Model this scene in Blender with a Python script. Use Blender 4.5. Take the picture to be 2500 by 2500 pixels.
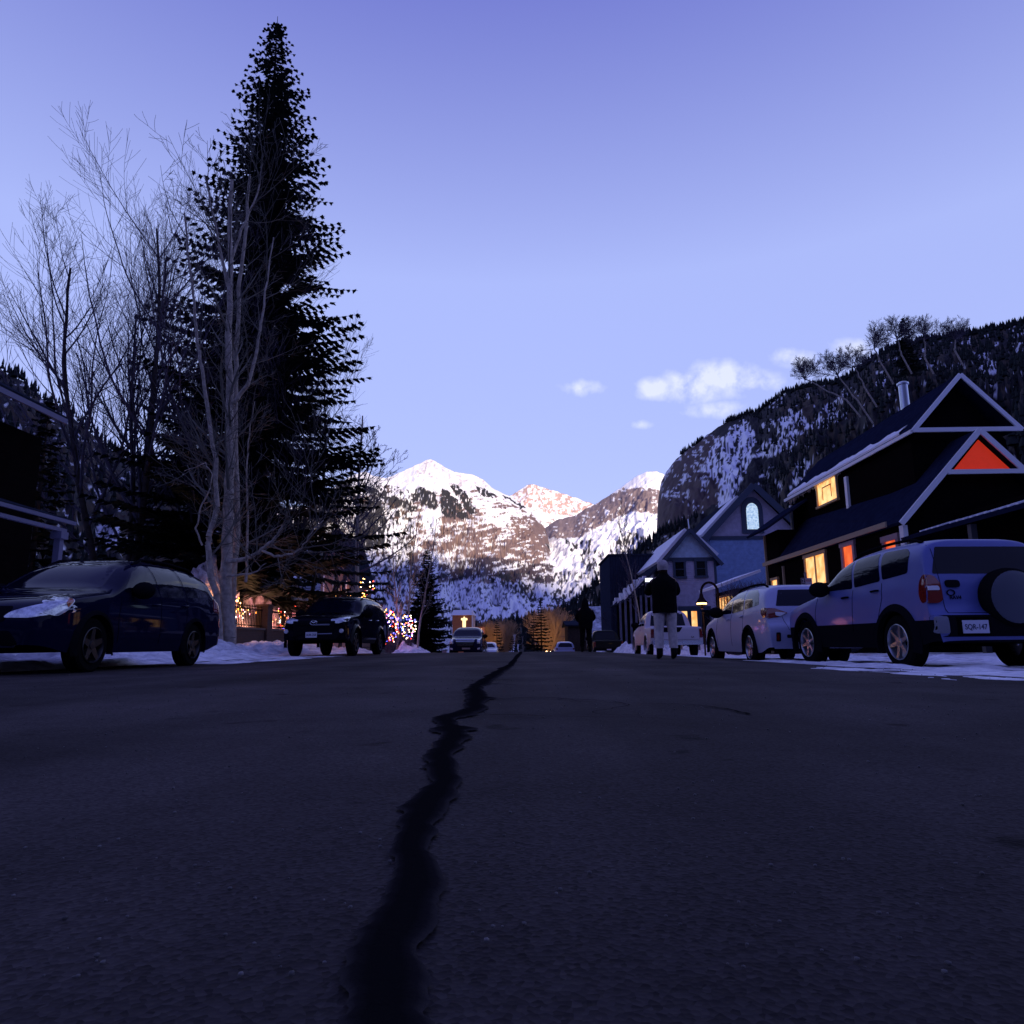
import bpy, bmesh, math, random
import numpy as np
from mathutils import Vector, Matrix
from mathutils.bvhtree import BVHTree
for o in list(bpy.data.objects): bpy.data.objects.remove(o)
S = bpy.context.scene
COL = S.collection
PI = math.pi
R = math.radians
rnd = random.Random(7)

# ------------------------------------------------------------------ camera
FPX = 1757.0
CAMH = 0.30
PITCH = math.atan(322 / FPX); YAW = 25 / (FPX / math.cos(PITCH)); ROLL = 0.010
F_ = Vector((-math.sin(YAW) * math.cos(PITCH), math.cos(YAW) * math.cos(PITCH), math.sin(PITCH)))
R0 = F_.cross(Vector((0, 0, 1))).normalized(); U0 = R0.cross(F_)
R_ = math.cos(ROLL) * R0 - math.sin(ROLL) * U0
U_ = math.cos(ROLL) * U0 + math.sin(ROLL) * R0
cam = bpy.data.cameras.new('camera'); camo = bpy.data.objects.new('camera', cam); COL.objects.link(camo)
m = Matrix((R_, U_, -F_)).transposed().to_4x4(); m.translation = (0, 0, CAMH)
camo.matrix_world = m
cam.sensor_width = 36; cam.lens = FPX / 2500 * 36; cam.clip_start = 0.05; cam.clip_end = 30000
S.camera = camo
S.render.resolution_x = S.render.resolution_y = 1024
CP = Vector((0, 0, CAMH))
def ray(px, py): return R_ * ((px - 1250) / FPX) + U_ * ((1250 - py) / FPX) + F_
def atY(px, py, Y): d = ray(px, py); return CP + d * (Y / d.y)
def atX(px, py, X): d = ray(px, py); return CP + d * (X / d.x)
def atZ(px, py, Z): d = ray(px, py); return CP + d * ((Z - CAMH) / d.z)
RN, UN, FN = (np.array(v) for v in (R_, U_, F_))
def projn(x, y, z):
    q = np.stack([x, y, z - CAMH], -1)
    dz = np.maximum(q @ FN, 0.01)
    return 1250 + FPX * (q @ RN) / dz, 1250 - FPX * (q @ UN) / dz

# ------------------------------------------------------------------ light
SUN_EL, SUN_AZ = R(8.0), R(12.0)          # sun low behind the camera, a little to the right
W = bpy.data.worlds.new('World'); S.world = W; W.use_nodes = True
nt = W.node_tree; nt.nodes.clear()
def N(nt, t, **k):
    n = nt.nodes.new(t)
    for a, b in k.items(): setattr(n, a, b)
    return n
L_ = lambda nt, a, b: nt.links.new(a, b)
def mth(nt, op, a, b=None, c=None, clamp=False):
    n = N(nt, 'ShaderNodeMath', operation=op, use_clamp=clamp)
    for i, v in enumerate((a, b, c)):
        if v is None: continue
        if hasattr(v, 'is_linked') or hasattr(v, 'links'): L_(nt, v, n.inputs[i])
        else: n.inputs[i].default_value = v
    return n.outputs[0]
sky = N(nt, 'ShaderNodeTexSky', sky_type='NISHITA'); sky.sun_disc = False
sky.sun_elevation = SUN_EL; sky.sun_rotation = PI - SUN_AZ
sky.altitude = 2600; sky.air_density = 1.0; sky.dust_density = 0.6; sky.ozone_density = 2.0
tint = N(nt, 'ShaderNodeMix', data_type='RGBA', blend_type='MULTIPLY'); tint.inputs[0].default_value = 1
L_(nt, sky.outputs[0], tint.inputs[6]); tint.inputs[7].default_value = (1.40, 0.90, 1.05, 1)
tc = N(nt, 'ShaderNodeTexCoord')
def dotv(v):
    n = N(nt, 'ShaderNodeVectorMath', operation='DOT_PRODUCT'); L_(nt, tc.outputs['Generated'], n.inputs[0]); n.inputs[1].default_value = v
    return n.outputs['Value']
dF = mth(nt, 'MAXIMUM', dotv(F_), 0.05)
cu = mth(nt, 'DIVIDE', dotv(R_), dF); cv = mth(nt, 'DIVIDE', dotv(U_), dF)
acc = None
for (px, py, a, b, amp) in [(1605, 950, 48, 22, .9), (1690, 945, 62, 34, 1.1), (1760, 925, 75, 32, 1.15), (1835, 930, 60, 24, .9), (1745, 1000, 75, 18, .7), (1565, 1036, 24, 11, .6),
                            (1425, 946, 48, 18, .75), (1935, 872, 42, 20, .8), (2075, 850, 50, 22, .7)]:
    u = mth(nt, 'MULTIPLY', mth(nt, 'SUBTRACT', cu, (px - 1250) / FPX), FPX / a)
    v = mth(nt, 'MULTIPLY', mth(nt, 'SUBTRACT', cv, (1250 - py) / FPX), FPX / b)
    d2 = mth(nt, 'ADD', mth(nt, 'MULTIPLY', u, u), mth(nt, 'MULTIPLY', v, v))
    g = mth(nt, 'MULTIPLY', mth(nt, 'POWER', 2.0, mth(nt, 'MULTIPLY', d2, -0.9)), amp)
    acc = g if acc is None else mth(nt, 'MAXIMUM', acc, g)
nz = N(nt, 'ShaderNodeTexNoise'); nz.inputs['Scale'].default_value = 34; nz.inputs['Detail'].default_value = 6; nz.inputs['Roughness'].default_value = .55
L_(nt, tc.outputs['Generated'], nz.inputs['Vector'])
den = mth(nt, 'SUBTRACT', mth(nt, 'MULTIPLY', acc, mth(nt, 'ADD', -0.85, mth(nt, 'MULTIPLY', nz.outputs[0], 3.7))), 0.24)
den = mth(nt, 'MULTIPLY', den, 1.35, clamp=True)
cl = N(nt, 'ShaderNodeMix', data_type='RGBA'); L_(nt, den, cl.inputs[0]); flat = N(nt, 'ShaderNodeMix', data_type='RGBA'); flat.inputs[0].default_value = .86; L_(nt, tint.outputs[2], flat.inputs[6]); flat.inputs[7].default_value = (1.25, 1.50, 2.85, 1)
sxyz = N(nt, 'ShaderNodeSeparateXYZ'); L_(nt, tc.outputs['Generated'], sxyz.inputs[0])
def sstep(v, a, b): return mth(nt, 'SMOOTH_MIN', 1.0, mth(nt, 'DIVIDE', mth(nt, 'SUBTRACT', v, a), b - a, clamp=True), 0.001)
zen = mth(nt, 'MAXIMUM', sstep(sxyz.outputs[2], .47, .78), mth(nt, 'MULTIPLY', sstep(mth(nt, 'MULTIPLY', sxyz.outputs[1], -1.0), -.25, .45), .80))
deep = N(nt, 'ShaderNodeMix', data_type='RGBA'); L_(nt, zen, deep.inputs[0]); L_(nt, flat.outputs[2], deep.inputs[6]); deep.inputs[7].default_value = (.40, .46, 1.75, 1)
flat = deep
L_(nt, flat.outputs[2], cl.inputs[6])
CLOUD = N(nt, 'ShaderNodeMix', data_type='RGBA', blend_type='ADD'); CLOUD.inputs[0].default_value = 1
L_(nt, flat.outputs[2], CLOUD.inputs[6]); CLOUD.inputs[7].default_value = (1.0, .9, .3, 1)
L_(nt, CLOUD.outputs[2], cl.inputs[7])
bg = N(nt, 'ShaderNodeBackground'); bg.inputs[1].default_value = 0.15
L_(nt, cl.outputs[2], bg.inputs[0]); wo = N(nt, 'ShaderNodeOutputWorld'); L_(nt, bg.outputs[0], wo.inputs[0])

sl = bpy.data.lights.new('sun', 'SUN'); sl.energy = 3.3; sl.angle = R(2.5); sl.color = (1, .83, .62)
so = bpy.data.objects.new('sun', sl); COL.objects.link(so)
sdir = Vector((math.sin(SUN_AZ) * math.cos(SUN_EL), -math.cos(SUN_AZ) * math.cos(SUN_EL), math.sin(SUN_EL)))
so.rotation_euler = sdir.to_track_quat('Z', 'Y').to_euler(); so.location = (0, -20, 60)
S.view_settings.view_transform = 'Standard'; S.view_settings.look = 'None'
S.view_settings.exposure = 1.2; S.view_settings.gamma = 1
S.render.engine = 'CYCLES'

# ------------------------------------------------------------------ materials
MATS = {}
def mat(name, col, rough=.8, metal=0, bump=None, var=None, emis=None, estr=1, coat=0, spec=None, alpha=None):
    if spec is None and max(col) < .06 and rough > .5: spec = 0.0
    if name in MATS: return MATS[name]
    M = bpy.data.materials.new(name); M.use_nodes = True; t = M.node_tree; b = t.nodes['Principled BSDF']
    b.inputs['Base Color'].default_value = (*col, 1); b.inputs['Roughness'].default_value = rough; b.inputs['Metallic'].default_value = metal
    if coat: b.inputs['Coat Weight'].default_value = coat; b.inputs['Coat Roughness'].default_value = .04; b.inputs['Coat IOR'].default_value = 1.5 if max(col) > .1 else 1.17
    if spec is not None: b.inputs['Specular IOR Level'].default_value = spec
    if emis: b.inputs['Emission Color'].default_value = (*emis, 1); b.inputs['Emission Strength'].default_value = estr
    o = N(t, 'ShaderNodeTexCoord')
    if var:                       # (scale, amount[, second colour])
        n = N(t, 'ShaderNodeTexNoise'); n.inputs['Scale'].default_value = var[0]; n.inputs['Detail'].default_value = 8; n.inputs['Roughness'].default_value = .65
        L_(t, o.outputs['Object'], n.inputs['Vector'])
        r = N(t, 'ShaderNodeValToRGB'); L_(t, n.outputs[0], r.inputs[0])
        c2 = var[2] if len(var) > 2 else tuple(c * (1 - var[1]) for c in col)
        c1 = col if len(var) > 2 else tuple(min(1, c * (1 + var[1])) for c in col)
        r.color_ramp.elements[0].position = .35; r.color_ramp.elements[1].position = .65
        r.color_ramp.elements[0].color = (*c2, 1); r.color_ramp.elements[1].color = (*c1, 1)
        L_(t, r.outputs[0], b.inputs['Base Color'])
    if bump:                      # (scale, strength, distance)
        n = N(t, 'ShaderNodeTexNoise'); n.inputs['Scale'].default_value = bump[0]; n.inputs['Detail'].default_value = 6
        L_(t, o.outputs['Object'], n.inputs['Vector'])
        u = N(t, 'ShaderNodeBump'); u.inputs['Strength'].default_value = bump[1]; u.inputs['Distance'].default_value = bump[2]
        L_(t, n.outputs[0], u.inputs['Height']); L_(t, u.outputs[0], b.inputs['Normal'])
    MATS[name] = M; return M
def stripes(name, col, axis='Z', pitch=.14, depth=.02, rough=.7, shape='SAW', metal=0, var=.15):
    """clapboards (saw, along Z) or standing seams / corrugation (along another axis)"""
    M = mat(name, col, rough, metal, var=(3, var), spec=0.0 if max(col) < .1 else .2); t = M.node_tree; b = t.nodes['Principled BSDF']
    o = N(t, 'ShaderNodeTexCoord'); s = N(t, 'ShaderNodeSeparateXYZ'); L_(t, o.outputs['Object'], s.inputs[0])
    fr = mth(t, 'FRACT', mth(t, 'DIVIDE', s.outputs[axis], pitch))
    if shape == 'SAW': h = mth(t, 'SUBTRACT', 1.0, fr)
    elif shape == 'SEAM': h = mth(t, 'LESS_THAN', fr, .14)
    else: h = mth(t, 'SINE', mth(t, 'MULTIPLY', fr, 2 * PI))
    u = N(t, 'ShaderNodeBump'); u.inputs['Strength'].default_value = 1; u.inputs['Distance'].default_value = depth
    L_(t, h, u.inputs['Height']); L_(t, u.outputs[0], b.inputs['Normal'])
    return M
def brickmat(name, c1, c2, mortar, sc=4.0):
    M = mat(name, c1, .85); t = M.node_tree; b = t.nodes['Principled BSDF']
    o = N(t, 'ShaderNodeTexCoord'); s = N(t, 'ShaderNodeSeparateXYZ'); L_(t, o.outputs['Object'], s.inputs[0])
    c = N(t, 'ShaderNodeCombineXYZ'); L_(t, mth(t, 'ADD', s.outputs[0], s.outputs[1]), c.inputs[0]); L_(t, s.outputs[2], c.inputs[1])
    k = N(t, 'ShaderNodeTexBrick'); k.inputs['Scale'].default_value = sc; k.inputs['Color1'].default_value = (*c1, 1); k.inputs['Color2'].default_value = (*c2, 1); k.inputs['Mortar'].default_value = (*mortar, 1)
    L_(t, c.outputs[0], k.inputs['Vector']); L_(t, k.outputs[0], b.inputs['Base Color'])
    return M
def attrmat(name, rough=.9, bump=(.02, .6, 6.0)):
    M = mat(name, (1, 1, 1), rough, bump=bump, spec=.2); t = M.node_tree; b = t.nodes['Principled BSDF']
    a = N(t, 'ShaderNodeAttribute'); a.attribute_name = 'col'; L_(t, a.outputs['Color'], b.inputs['Base Color'])
    return M

# ------------------------------------------------------------------ objects
def tag(o, label=None, cat=None, group=None, kind=None):
    for k, v in (('label', label), ('category', cat), ('group', group), ('kind', kind)):
        if v: o[k] = v
    return o
def empty(name, loc, label, cat, group=None):
    o = bpy.data.objects.new(name, None); COL.objects.link(o); o.location = loc; o.empty_display_size = .2
    bpy.context.view_layer.update() if False else None
    return tag(o, label, cat, group)
def chain(o):
    v = Vector((0, 0, 0))
    while o: v += Vector(o.location); o = o.parent
    return v
class MB:
    def __init__(s): s.v = []; s.f = []; s.m = []; s.k = 0
    def add(s, vs, fs):
        n = len(s.v); s.v += [tuple(p) for p in vs]
        for f in fs: s.f.append(tuple(n + i for i in f)); s.m.append(s.k)
        return s
    def mi(s, k): s.k = k; return s
    def box(s, x0, x1, y0, y1, z0, z1):
        return s.add([(x0, y0, z0), (x1, y0, z0), (x1, y1, z0), (x0, y1, z0), (x0, y0, z1), (x1, y0, z1), (x1, y1, z1), (x0, y1, z1)],
                     [(0, 3, 2, 1), (4, 5, 6, 7), (0, 1, 5, 4), (1, 2, 6, 5), (2, 3, 7, 6), (3, 0, 4, 7)])
    def hexa(s, a, b):          # two quads (4 points each), joined
        return s.add(list(a) + list(b), [(3, 2, 1, 0), (4, 5, 6, 7), (0, 1, 5, 4), (1, 2, 6, 5), (2, 3, 7, 6), (3, 0, 4, 7)])
    def slab(s, quad, t):       # polygon thickened along its normal
        q = [Vector(p) for p in quad]; n = (q[1] - q[0]).cross(q[2] - q[0]).normalized() * t; k = len(q)
        return s.add(q + [p + n for p in q], [tuple(range(k))[::-1], tuple(range(k, 2 * k))] + [(i, (i + 1) % k, k + (i + 1) % k, k + i) for i in range(k)])
    def prism(s, pts, ax, a0, a1):   # polygon pts (2d) extruded along axis 'x','y','z'
        def P(p, a): return {'x': (a, p[0], p[1]), 'y': (p[0], a, p[1]), 'z': (p[0], p[1], a)}[ax]
        k = len(pts)
        return s.add([P(p, a0) for p in pts] + [P(p, a1) for p in pts], [tuple(range(k)), tuple(range(k, 2 * k))[::-1]] + [(i, k + i, k + (i + 1) % k, (i + 1) % k) for i in range(k)])
    def beam(s, p0, p1, w, h=None, up=(0, 0, 1)):
        p0, p1 = Vector(p0), Vector(p1); d = (p1 - p0).normalized(); u = Vector(up)
        if abs(d.dot(u)) > .98: u = Vector((0, 1, 0))
        a = d.cross(u).normalized() * w / 2; b = a.cross(d).normalized() * (h or w) / 2
        return s.hexa([p0 - a - b, p0 + a - b, p0 + a + b, p0 - a + b], [p1 - a - b, p1 + a - b, p1 + a + b, p1 - a + b])
    def tube(s, pts, rs, n=8, caps=True):
        pts = [Vector(p) for p in pts]; rs = rs if hasattr(rs, '__len__') else [rs] * len(pts); V = []; Fc = []
        ref = None
        for i, p in enumerate(pts):
            d = (pts[min(i + 1, len(pts) - 1)] - pts[max(i - 1, 0)]).normalized()
            if ref is None: ref = d.orthogonal().normalized()
            ref = (ref - d * ref.dot(d)).normalized(); b = d.cross(ref)
            for j in range(n):
                a = 2 * PI * j / n; V.append(p + (ref * math.cos(a) + b * math.sin(a)) * rs[i])
        for i in range(len(pts) - 1):
            for j in range(n): Fc.append((i * n + j, i * n + (j + 1) % n, (i + 1) * n + (j + 1) % n, (i + 1) * n + j))
        if caps: Fc += [tuple(range(n))[::-1], tuple(range((len(pts) - 1) * n, len(pts) * n))]
        return s.add(V, Fc)
    def lathe(s, prof, c, ax='z', n=24):   # prof: (radius, axial)
        V = []; Fc = []
        for r, a in prof:
            for j in range(n):
                t = 2 * PI * j / n; p = (r * math.cos(t), r * math.sin(t), a)
                p = {'z': p, 'x': (p[2], p[0], p[1]), 'y': (p[0], p[2], p[1])}[ax]
                V.append((p[0] + c[0], p[1] + c[1], p[2] + c[2]))
        for i in range(len(prof) - 1):
            for j in range(n): Fc.append((i * n + j, i * n + (j + 1) % n, (i + 1) * n + (j + 1) % n, (i + 1) * n + j))
        return s.add(V, Fc)
    def ball(s, c, r, nu=10, nv=6, sc=(1, 1, 1)):
        prof = [(max(math.sin(PI * i / nv), 1e-4), -math.cos(PI * i / nv)) for i in range(nv + 1)]
        k = len(s.v); s.lathe(prof, (0, 0, 0), 'z', nu)
        for i in range(k, len(s.v)):
            p = s.v[i]; s.v[i] = (c[0] + p[0] * r * sc[0], c[1] + p[1] * r * sc[1], c[2] + p[2] * r * sc[2])
        return s
    def build(s, name, mats, parent=None, smooth=False, label=None):
        off = chain(parent) if parent else Vector((0, 0, 0))
        me = bpy.data.meshes.new(name); me.from_pydata([(p[0] - off.x, p[1] - off.y, p[2] - off.z) for p in s.v], [], s.f)
        mats = mats if isinstance(mats, (list, tuple)) else [mats]
        for q in mats: me.materials.append(q)
        if len(mats) > 1: me.polygons.foreach_set('material_index', s.m)
        if smooth: me.polygons.foreach_set('use_smooth', [True] * len(me.polygons)); 
        o = bpy.data.objects.new(name, me); COL.objects.link(o); o.parent = parent
        if smooth == 'auto':
            me.set_sharp_from_angle(angle=R(35))
        if label: o['label'] = label
        return o
def npmesh(name, V, Fq, mats, parent=None, smooth=True, col=None):
    """fast mesh from numpy arrays: V (n,3), Fq (m,k)"""
    off = chain(parent) if parent else Vector((0, 0, 0))
    V = np.asarray(V, dtype=np.float32) - np.array(off, dtype=np.float32); Fq = np.asarray(Fq, dtype=np.int32)
    me = bpy.data.meshes.new(name); me.vertices.add(len(V)); me.vertices.foreach_set('co', V.ravel())
    k = Fq.shape[1]; me.loops.add(Fq.size); me.loops.foreach_set('vertex_index', Fq.ravel())
    me.polygons.add(len(Fq)); me.polygons.foreach_set('loop_start', np.arange(0, Fq.size, k, dtype=np.int32)); me.polygons.foreach_set('loop_total', np.full(len(Fq), k, dtype=np.int32))
    if smooth: me.polygons.foreach_set('use_smooth', np.ones(len(Fq), dtype=bool))
    me.update(calc_edges=True)
    for q in (mats if isinstance(mats, (list, tuple)) else [mats]): me.materials.append(q)
    if col is not None:
        a = me.color_attributes.new('col', 'FLOAT_COLOR', 'POINT'); c4 = np.ones((len(V), 4), dtype=np.float32); c4[:, :3] = col; a.data.foreach_set('color', c4.ravel())
    o = bpy.data.objects.new(name, me); COL.objects.link(o); o.parent = parent
    return o
def copy_tree(o, parent=None):
    c = o.copy(); COL.objects.link(c); c.parent = parent
    for ch in list(o.children): copy_tree(ch, c)
    return c

# ------------------------------------------------------------------ numpy noise
_rs = np.random.RandomState(3); _T = _rs.rand(512, 512)
def vn(x, y, s=0):
    x = np.asarray(x, float) + s * 17.31; y = np.asarray(y, float) + s * 9.77
    xi = np.floor(x).astype(int); yi = np.floor(y).astype(int); fx = x - xi; fy = y - yi
    fx = fx * fx * (3 - 2 * fx); fy = fy * fy * (3 - 2 * fy)
    g = lambda a, b: _T[a % 512, b % 512]
    return (g(xi, yi) * (1 - fx) + g(xi + 1, yi) * fx) * (1 - fy) + (g(xi, yi + 1) * (1 - fx) + g(xi + 1, yi + 1) * fx) * fy
def fb(x, y, s=0, o=4, gain=.5):
    t = 0; a = 1; n = 0
    for i in range(o): t = t + a * vn(x * 2 ** i, y * 2 ** i, s + i * 3); n += a; a *= gain
    return t / n
def rg(x, y, s=0, o=4): # ridged
    t = 0; a = 1; n = 0
    for i in range(o): t = t + a * (1 - abs(2 * vn(x * 2 ** i, y * 2 ** i, s + i * 5) - 1)); n += a; a *= .5
    return t / n
def ss(x, a, b): t = np.clip((x - a) / (b - a), 0, 1); return t * t * (3 - 2 * t)
def inpoly(x, y, P):
    c = np.zeros(x.shape, bool); n = len(P)
    for i in range(n):
        x1, y1 = P[i]; x2, y2 = P[(i + 1) % n]
        if y1 == y2: continue
        c ^= ((y1 > y) != (y2 > y)) & (x < (x2 - x1) * (y - y1) / (y2 - y1) + x1)
    return c
# street level everywhere (metres): level up to the crest, then down into town and up the far road
def prof(y): return np.interp(y, [-300, 27, 32, 45, 70, 110, 170, 350, 450, 800, 1300, 9000], [0, 0, -.08, -.50, -1.1, -2.5, -5.0, -7.5, -5.2, 16, 34, 60])
def gz(x, y):
    x = np.asarray(x, float); y = np.asarray(y, float)
    z = prof(y) - .0105 * np.clip(y - 2, 0, 27) * ss(x, 1.5, 7.5) * (1 - .75 * ss(y, 32, 48))
    z = z + .10 * ss(np.abs(x - .3), 8.7, 8.95)
    return z
def gf(x, y): return float(gz(x, y))
# ================================================================== TERRAIN
def grid(us, vs):
    nu, nv = len(us), len(vs)
    i = np.arange((nv - 1) * (nu - 1)); r = i // (nu - 1); c = i % (nu - 1); a = r * nu + c
    return np.stack([a, a + 1, a + nu + 1, a + nu], 1)
xs = np.unique(np.concatenate([-np.geomspace(9, 6000, 60), np.linspace(-12, 12, 121), np.geomspace(9, 6000, 60)]))
ys = np.unique(np.concatenate([[-3000, -1500, -700, -300, -120, -60, -30], np.linspace(-15, 60, 130), np.geomspace(60, 9000, 120)]))
X, Y = np.meshgrid(xs, ys)
Z = gz(X, Y) + ss(np.abs(X), 9, 12) * .10 * (fb(X / 1.3, Y / 1.3, 4) - .3)
Z = Z + ss(np.abs(X), 14, 60) * 1.2 * fb(X / 12, Y / 12, 1)
# ground: trodden snow, slush and bare earth
M = mat('ground_snow', (.62, .64, .70), .85, bump=(5, .5, .05)); t = M.node_tree; b = t.nodes['Principled BSDF']
o = N(t, 'ShaderNodeTexCoord'); n = N(t, 'ShaderNodeTexNoise'); n.inputs['Scale'].default_value = .55; n.inputs['Detail'].default_value = 9; n.inputs['Roughness'].default_value = .7
L_(t, o.outputs['Object'], n.inputs['Vector']); r = N(t, 'ShaderNodeValToRGB'); L_(t, n.outputs[0], r.inputs[0])
r.color_ramp.elements[0].position = .43; r.color_ramp.elements[0].color = (.035, .03, .028, 1); r.color_ramp.elements[1].position = .50; r.color_ramp.elements[1].color = (.62, .64, .70, 1)
L_(t, r.outputs[0], b.inputs['Base Color'])
tag(npmesh('ground', np.stack([X, Y, Z - .006], -1).reshape(-1, 3), grid(xs, ys), M), 'snow covered ground on both sides of the street', kind='structure')
# road
xs = np.linspace(-8.7, 9.2, 90); ys = np.unique(np.concatenate([np.linspace(-12, 60, 200), np.geomspace(60, 1300, 160)]))
X, Y = np.meshgrid(xs, ys)
w = np.interp(Y, [0, 60, 200, 350, 1300], [1, 1, .62, .34, .22])
X2 = .25 + (X - .25) * w + np.interp(Y, [0, 300, 450, 700, 800, 1300], [0, 0, -.5, 2.5, -1, -14])
Z = gz(np.clip(X2, -8.6, 8.9), Y) + .006 + .006 * fb(X2 / .8, Y / .8, 9) + np.where(Y > 60, .08, 0)
M = mat('asphalt', (.05, .048, .055), .9, spec=.06); t = M.node_tree; b = t.nodes['Principled BSDF']
o = N(t, 'ShaderNodeTexCoord')
n1 = N(t, 'ShaderNodeTexNoise'); n1.inputs['Scale'].default_value = .7; n1.inputs['Detail'].default_value = 8; n1.inputs['Roughness'].default_value = .6
v1 = N(t, 'ShaderNodeTexVoronoi'); v1.inputs['Scale'].default_value = 140
n2 = N(t, 'ShaderNodeTexNoise'); n2.inputs['Scale'].default_value = 45; n2.inputs['Detail'].default_value = 4
for q in (n1, v1, n2): L_(t, o.outputs['Object'], q.inputs['Vector'])
r1 = N(t, 'ShaderNodeValToRGB'); L_(t, n1.outputs[0], r1.inputs[0]); r1.color_ramp.elements[0].position = .3; r1.color_ramp.elements[1].position = .72
r1.color_ramp.elements[0].color = (.027, .024, .024, 1); r1.color_ramp.elements[1].color = (.072, .064, .064, 1)
mx = N(t, 'ShaderNodeMix', data_type='RGBA', blend_type='MULTIPLY'); mx.inputs[0].default_value = .8; L_(t, r1.outputs[0], mx.inputs[6])
r2 = N(t, 'ShaderNodeValToRGB'); L_(t, v1.outputs['Color'], r2.inputs[0]); r2.color_ramp.elements[0].color = (.45, .45, .45, 1); r2.color_ramp.elements[1].color = (1.5, 1.5, 1.55, 1)
L_(t, r2.outputs[0], mx.inputs[7])
mp = N(t, 'ShaderNodeMapping'); mp.inputs['Scale'].default_value = (1.1, .10, 1); L_(t, o.outputs['Object'], mp.inputs[0]); n3 = N(t, 'ShaderNodeTexNoise'); n3.inputs['Scale'].default_value = 1.0; n3.inputs['Detail'].default_value = 5; L_(t, mp.outputs[0], n3.inputs['Vector'])
n4 = N(t, 'ShaderNodeTexNoise'); n4.inputs['Scale'].default_value = 3.2; n4.inputs['Detail'].default_value = 3; L_(t, o.outputs['Object'], n4.inputs['Vector'])
r3 = N(t, 'ShaderNodeValToRGB'); L_(t, n3.outputs[0], r3.inputs[0]); r3.color_ramp.elements[0].position = .32; r3.color_ramp.elements[1].position = .68; r3.color_ramp.elements[0].color = (.55, .55, .55, 1); r3.color_ramp.elements[1].color = (1.25, 1.22, 1.2, 1)
r4 = N(t, 'ShaderNodeValToRGB'); L_(t, n4.outputs[0], r4.inputs[0]); r4.color_ramp.elements[0].position = .27; r4.color_ramp.elements[1].position = .34; r4.color_ramp.elements[0].color = (.35, .35, .35, 1); r4.color_ramp.elements[1].color = (1, 1, 1, 1)
m3 = N(t, 'ShaderNodeMix', data_type='RGBA', blend_type='MULTIPLY'); m3.inputs[0].default_value = 1; L_(t, mx.outputs[2], m3.inputs[6]); L_(t, r3.outputs[0], m3.inputs[7]); m4 = N(t, 'ShaderNodeMix', data_type='RGBA', blend_type='MULTIPLY'); m4.inputs[0].default_value = 1; L_(t, m3.outputs[2], m4.inputs[6]); L_(t, r4.outputs[0], m4.inputs[7])
L_(t, m4.outputs[2], b.inputs['Base Color'])
u = N(t, 'ShaderNodeBump'); u.inputs['Strength'].default_value = .6; u.inputs['Distance'].default_value = .003
L_(t, mth(t, 'ADD', v1.outputs['Distance'], mth(t, 'MULTIPLY', n2.outputs[0], .8)), u.inputs['Height']); L_(t, u.outputs[0], b.inputs['Normal'])
tag(npmesh('road', np.stack([X2, Y, Z], -1).reshape(-1, 3), grid(xs, ys), M), 'worn dark asphalt street running towards the mountains', kind='structure')
# tar sealed crack wandering down the middle of the road
cpx = [(1272, 1592, 7), (1262, 1606, 12), (1248, 1625, 17), (1222, 1640, 26), (1198, 1655, 30), (1178, 1670, 34), (1160, 1684, 34), (1158, 1692, 46), (1170, 1704, 60), (1168, 1712, 62), (1158, 1722, 40), (1158, 1735, 44),
       (1142, 1746, 52), (1112, 1754, 60), (1088, 1762, 56), (1092, 1778, 52), (1105, 1788, 84), (1112, 1800, 66), (1100, 1820, 56), (1078, 1860, 70), (1085, 1920, 62), (1040, 1990, 90), (1000, 2080, 84), (1010, 2200, 120), (950, 2340, 130), (930, 2520, 170), (940, 2760, 200), (930, 3300, 240)]
pts = []
for px, py, w_ in cpx:
    p = atZ(px, py, 0.0); pts.append((p.x, p.y, w_ * p.y / FPX))
mb = MB(); rows = []
for i in range(len(pts) - 1):
    for k in range(16):
        f = k / 16; a, b2 = pts[i], pts[i + 1]
        rows.append((a[0] + (b2[0] - a[0]) * f, a[1] + (b2[1] - a[1]) * f, a[2] + (b2[2] - a[2]) * f))
V = []; TC = []; nrow = len(rows)
for i, (x, y, w_) in enumerate(rows):
    jl, jr = (float(fb(i / 5., 1.5, 5, 5, .6)) - .5), (float(fb(i / 7., 7.5, 6, 5, .6)) - .5)
    for k in range(7):
        f = (-.62, -.46, -.25, 0, .25, .46, .62)[k]; xx = x + .88 * w_ * (f + (jl if f < 0 else jr) * .8 * abs(f) * 2)
        V.append((xx, y, gf(xx, y) + (.0175 if 0 < k < 6 else .0135)))
        TC.append((.036, .033, .033) if k in (0, 6) else (.014, .013, .014) if k in (1, 5) else (.0075, .0075, .008))
Fq = [(i * 7 + j, i * 7 + j + 1, (i + 1) * 7 + j + 1, (i + 1) * 7 + j) for i in range(nrow - 1) for j in range(6)]
mat('tar', (.006, .006, .006), .95, var=(40, .5), spec=0.0)
tsm = attrmat('tar_surface', .95, (90, .8, .01)); tsm.node_tree.nodes['Principled BSDF'].inputs['Specular IOR Level'].default_value = 0.0
tag(npmesh('tar_seam', V, Fq, attrmat('tar_surface', .95, (90, .8, .01)), col=np.array(TC)), 'black tar sealed crack in the asphalt', kind='structure')

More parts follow.
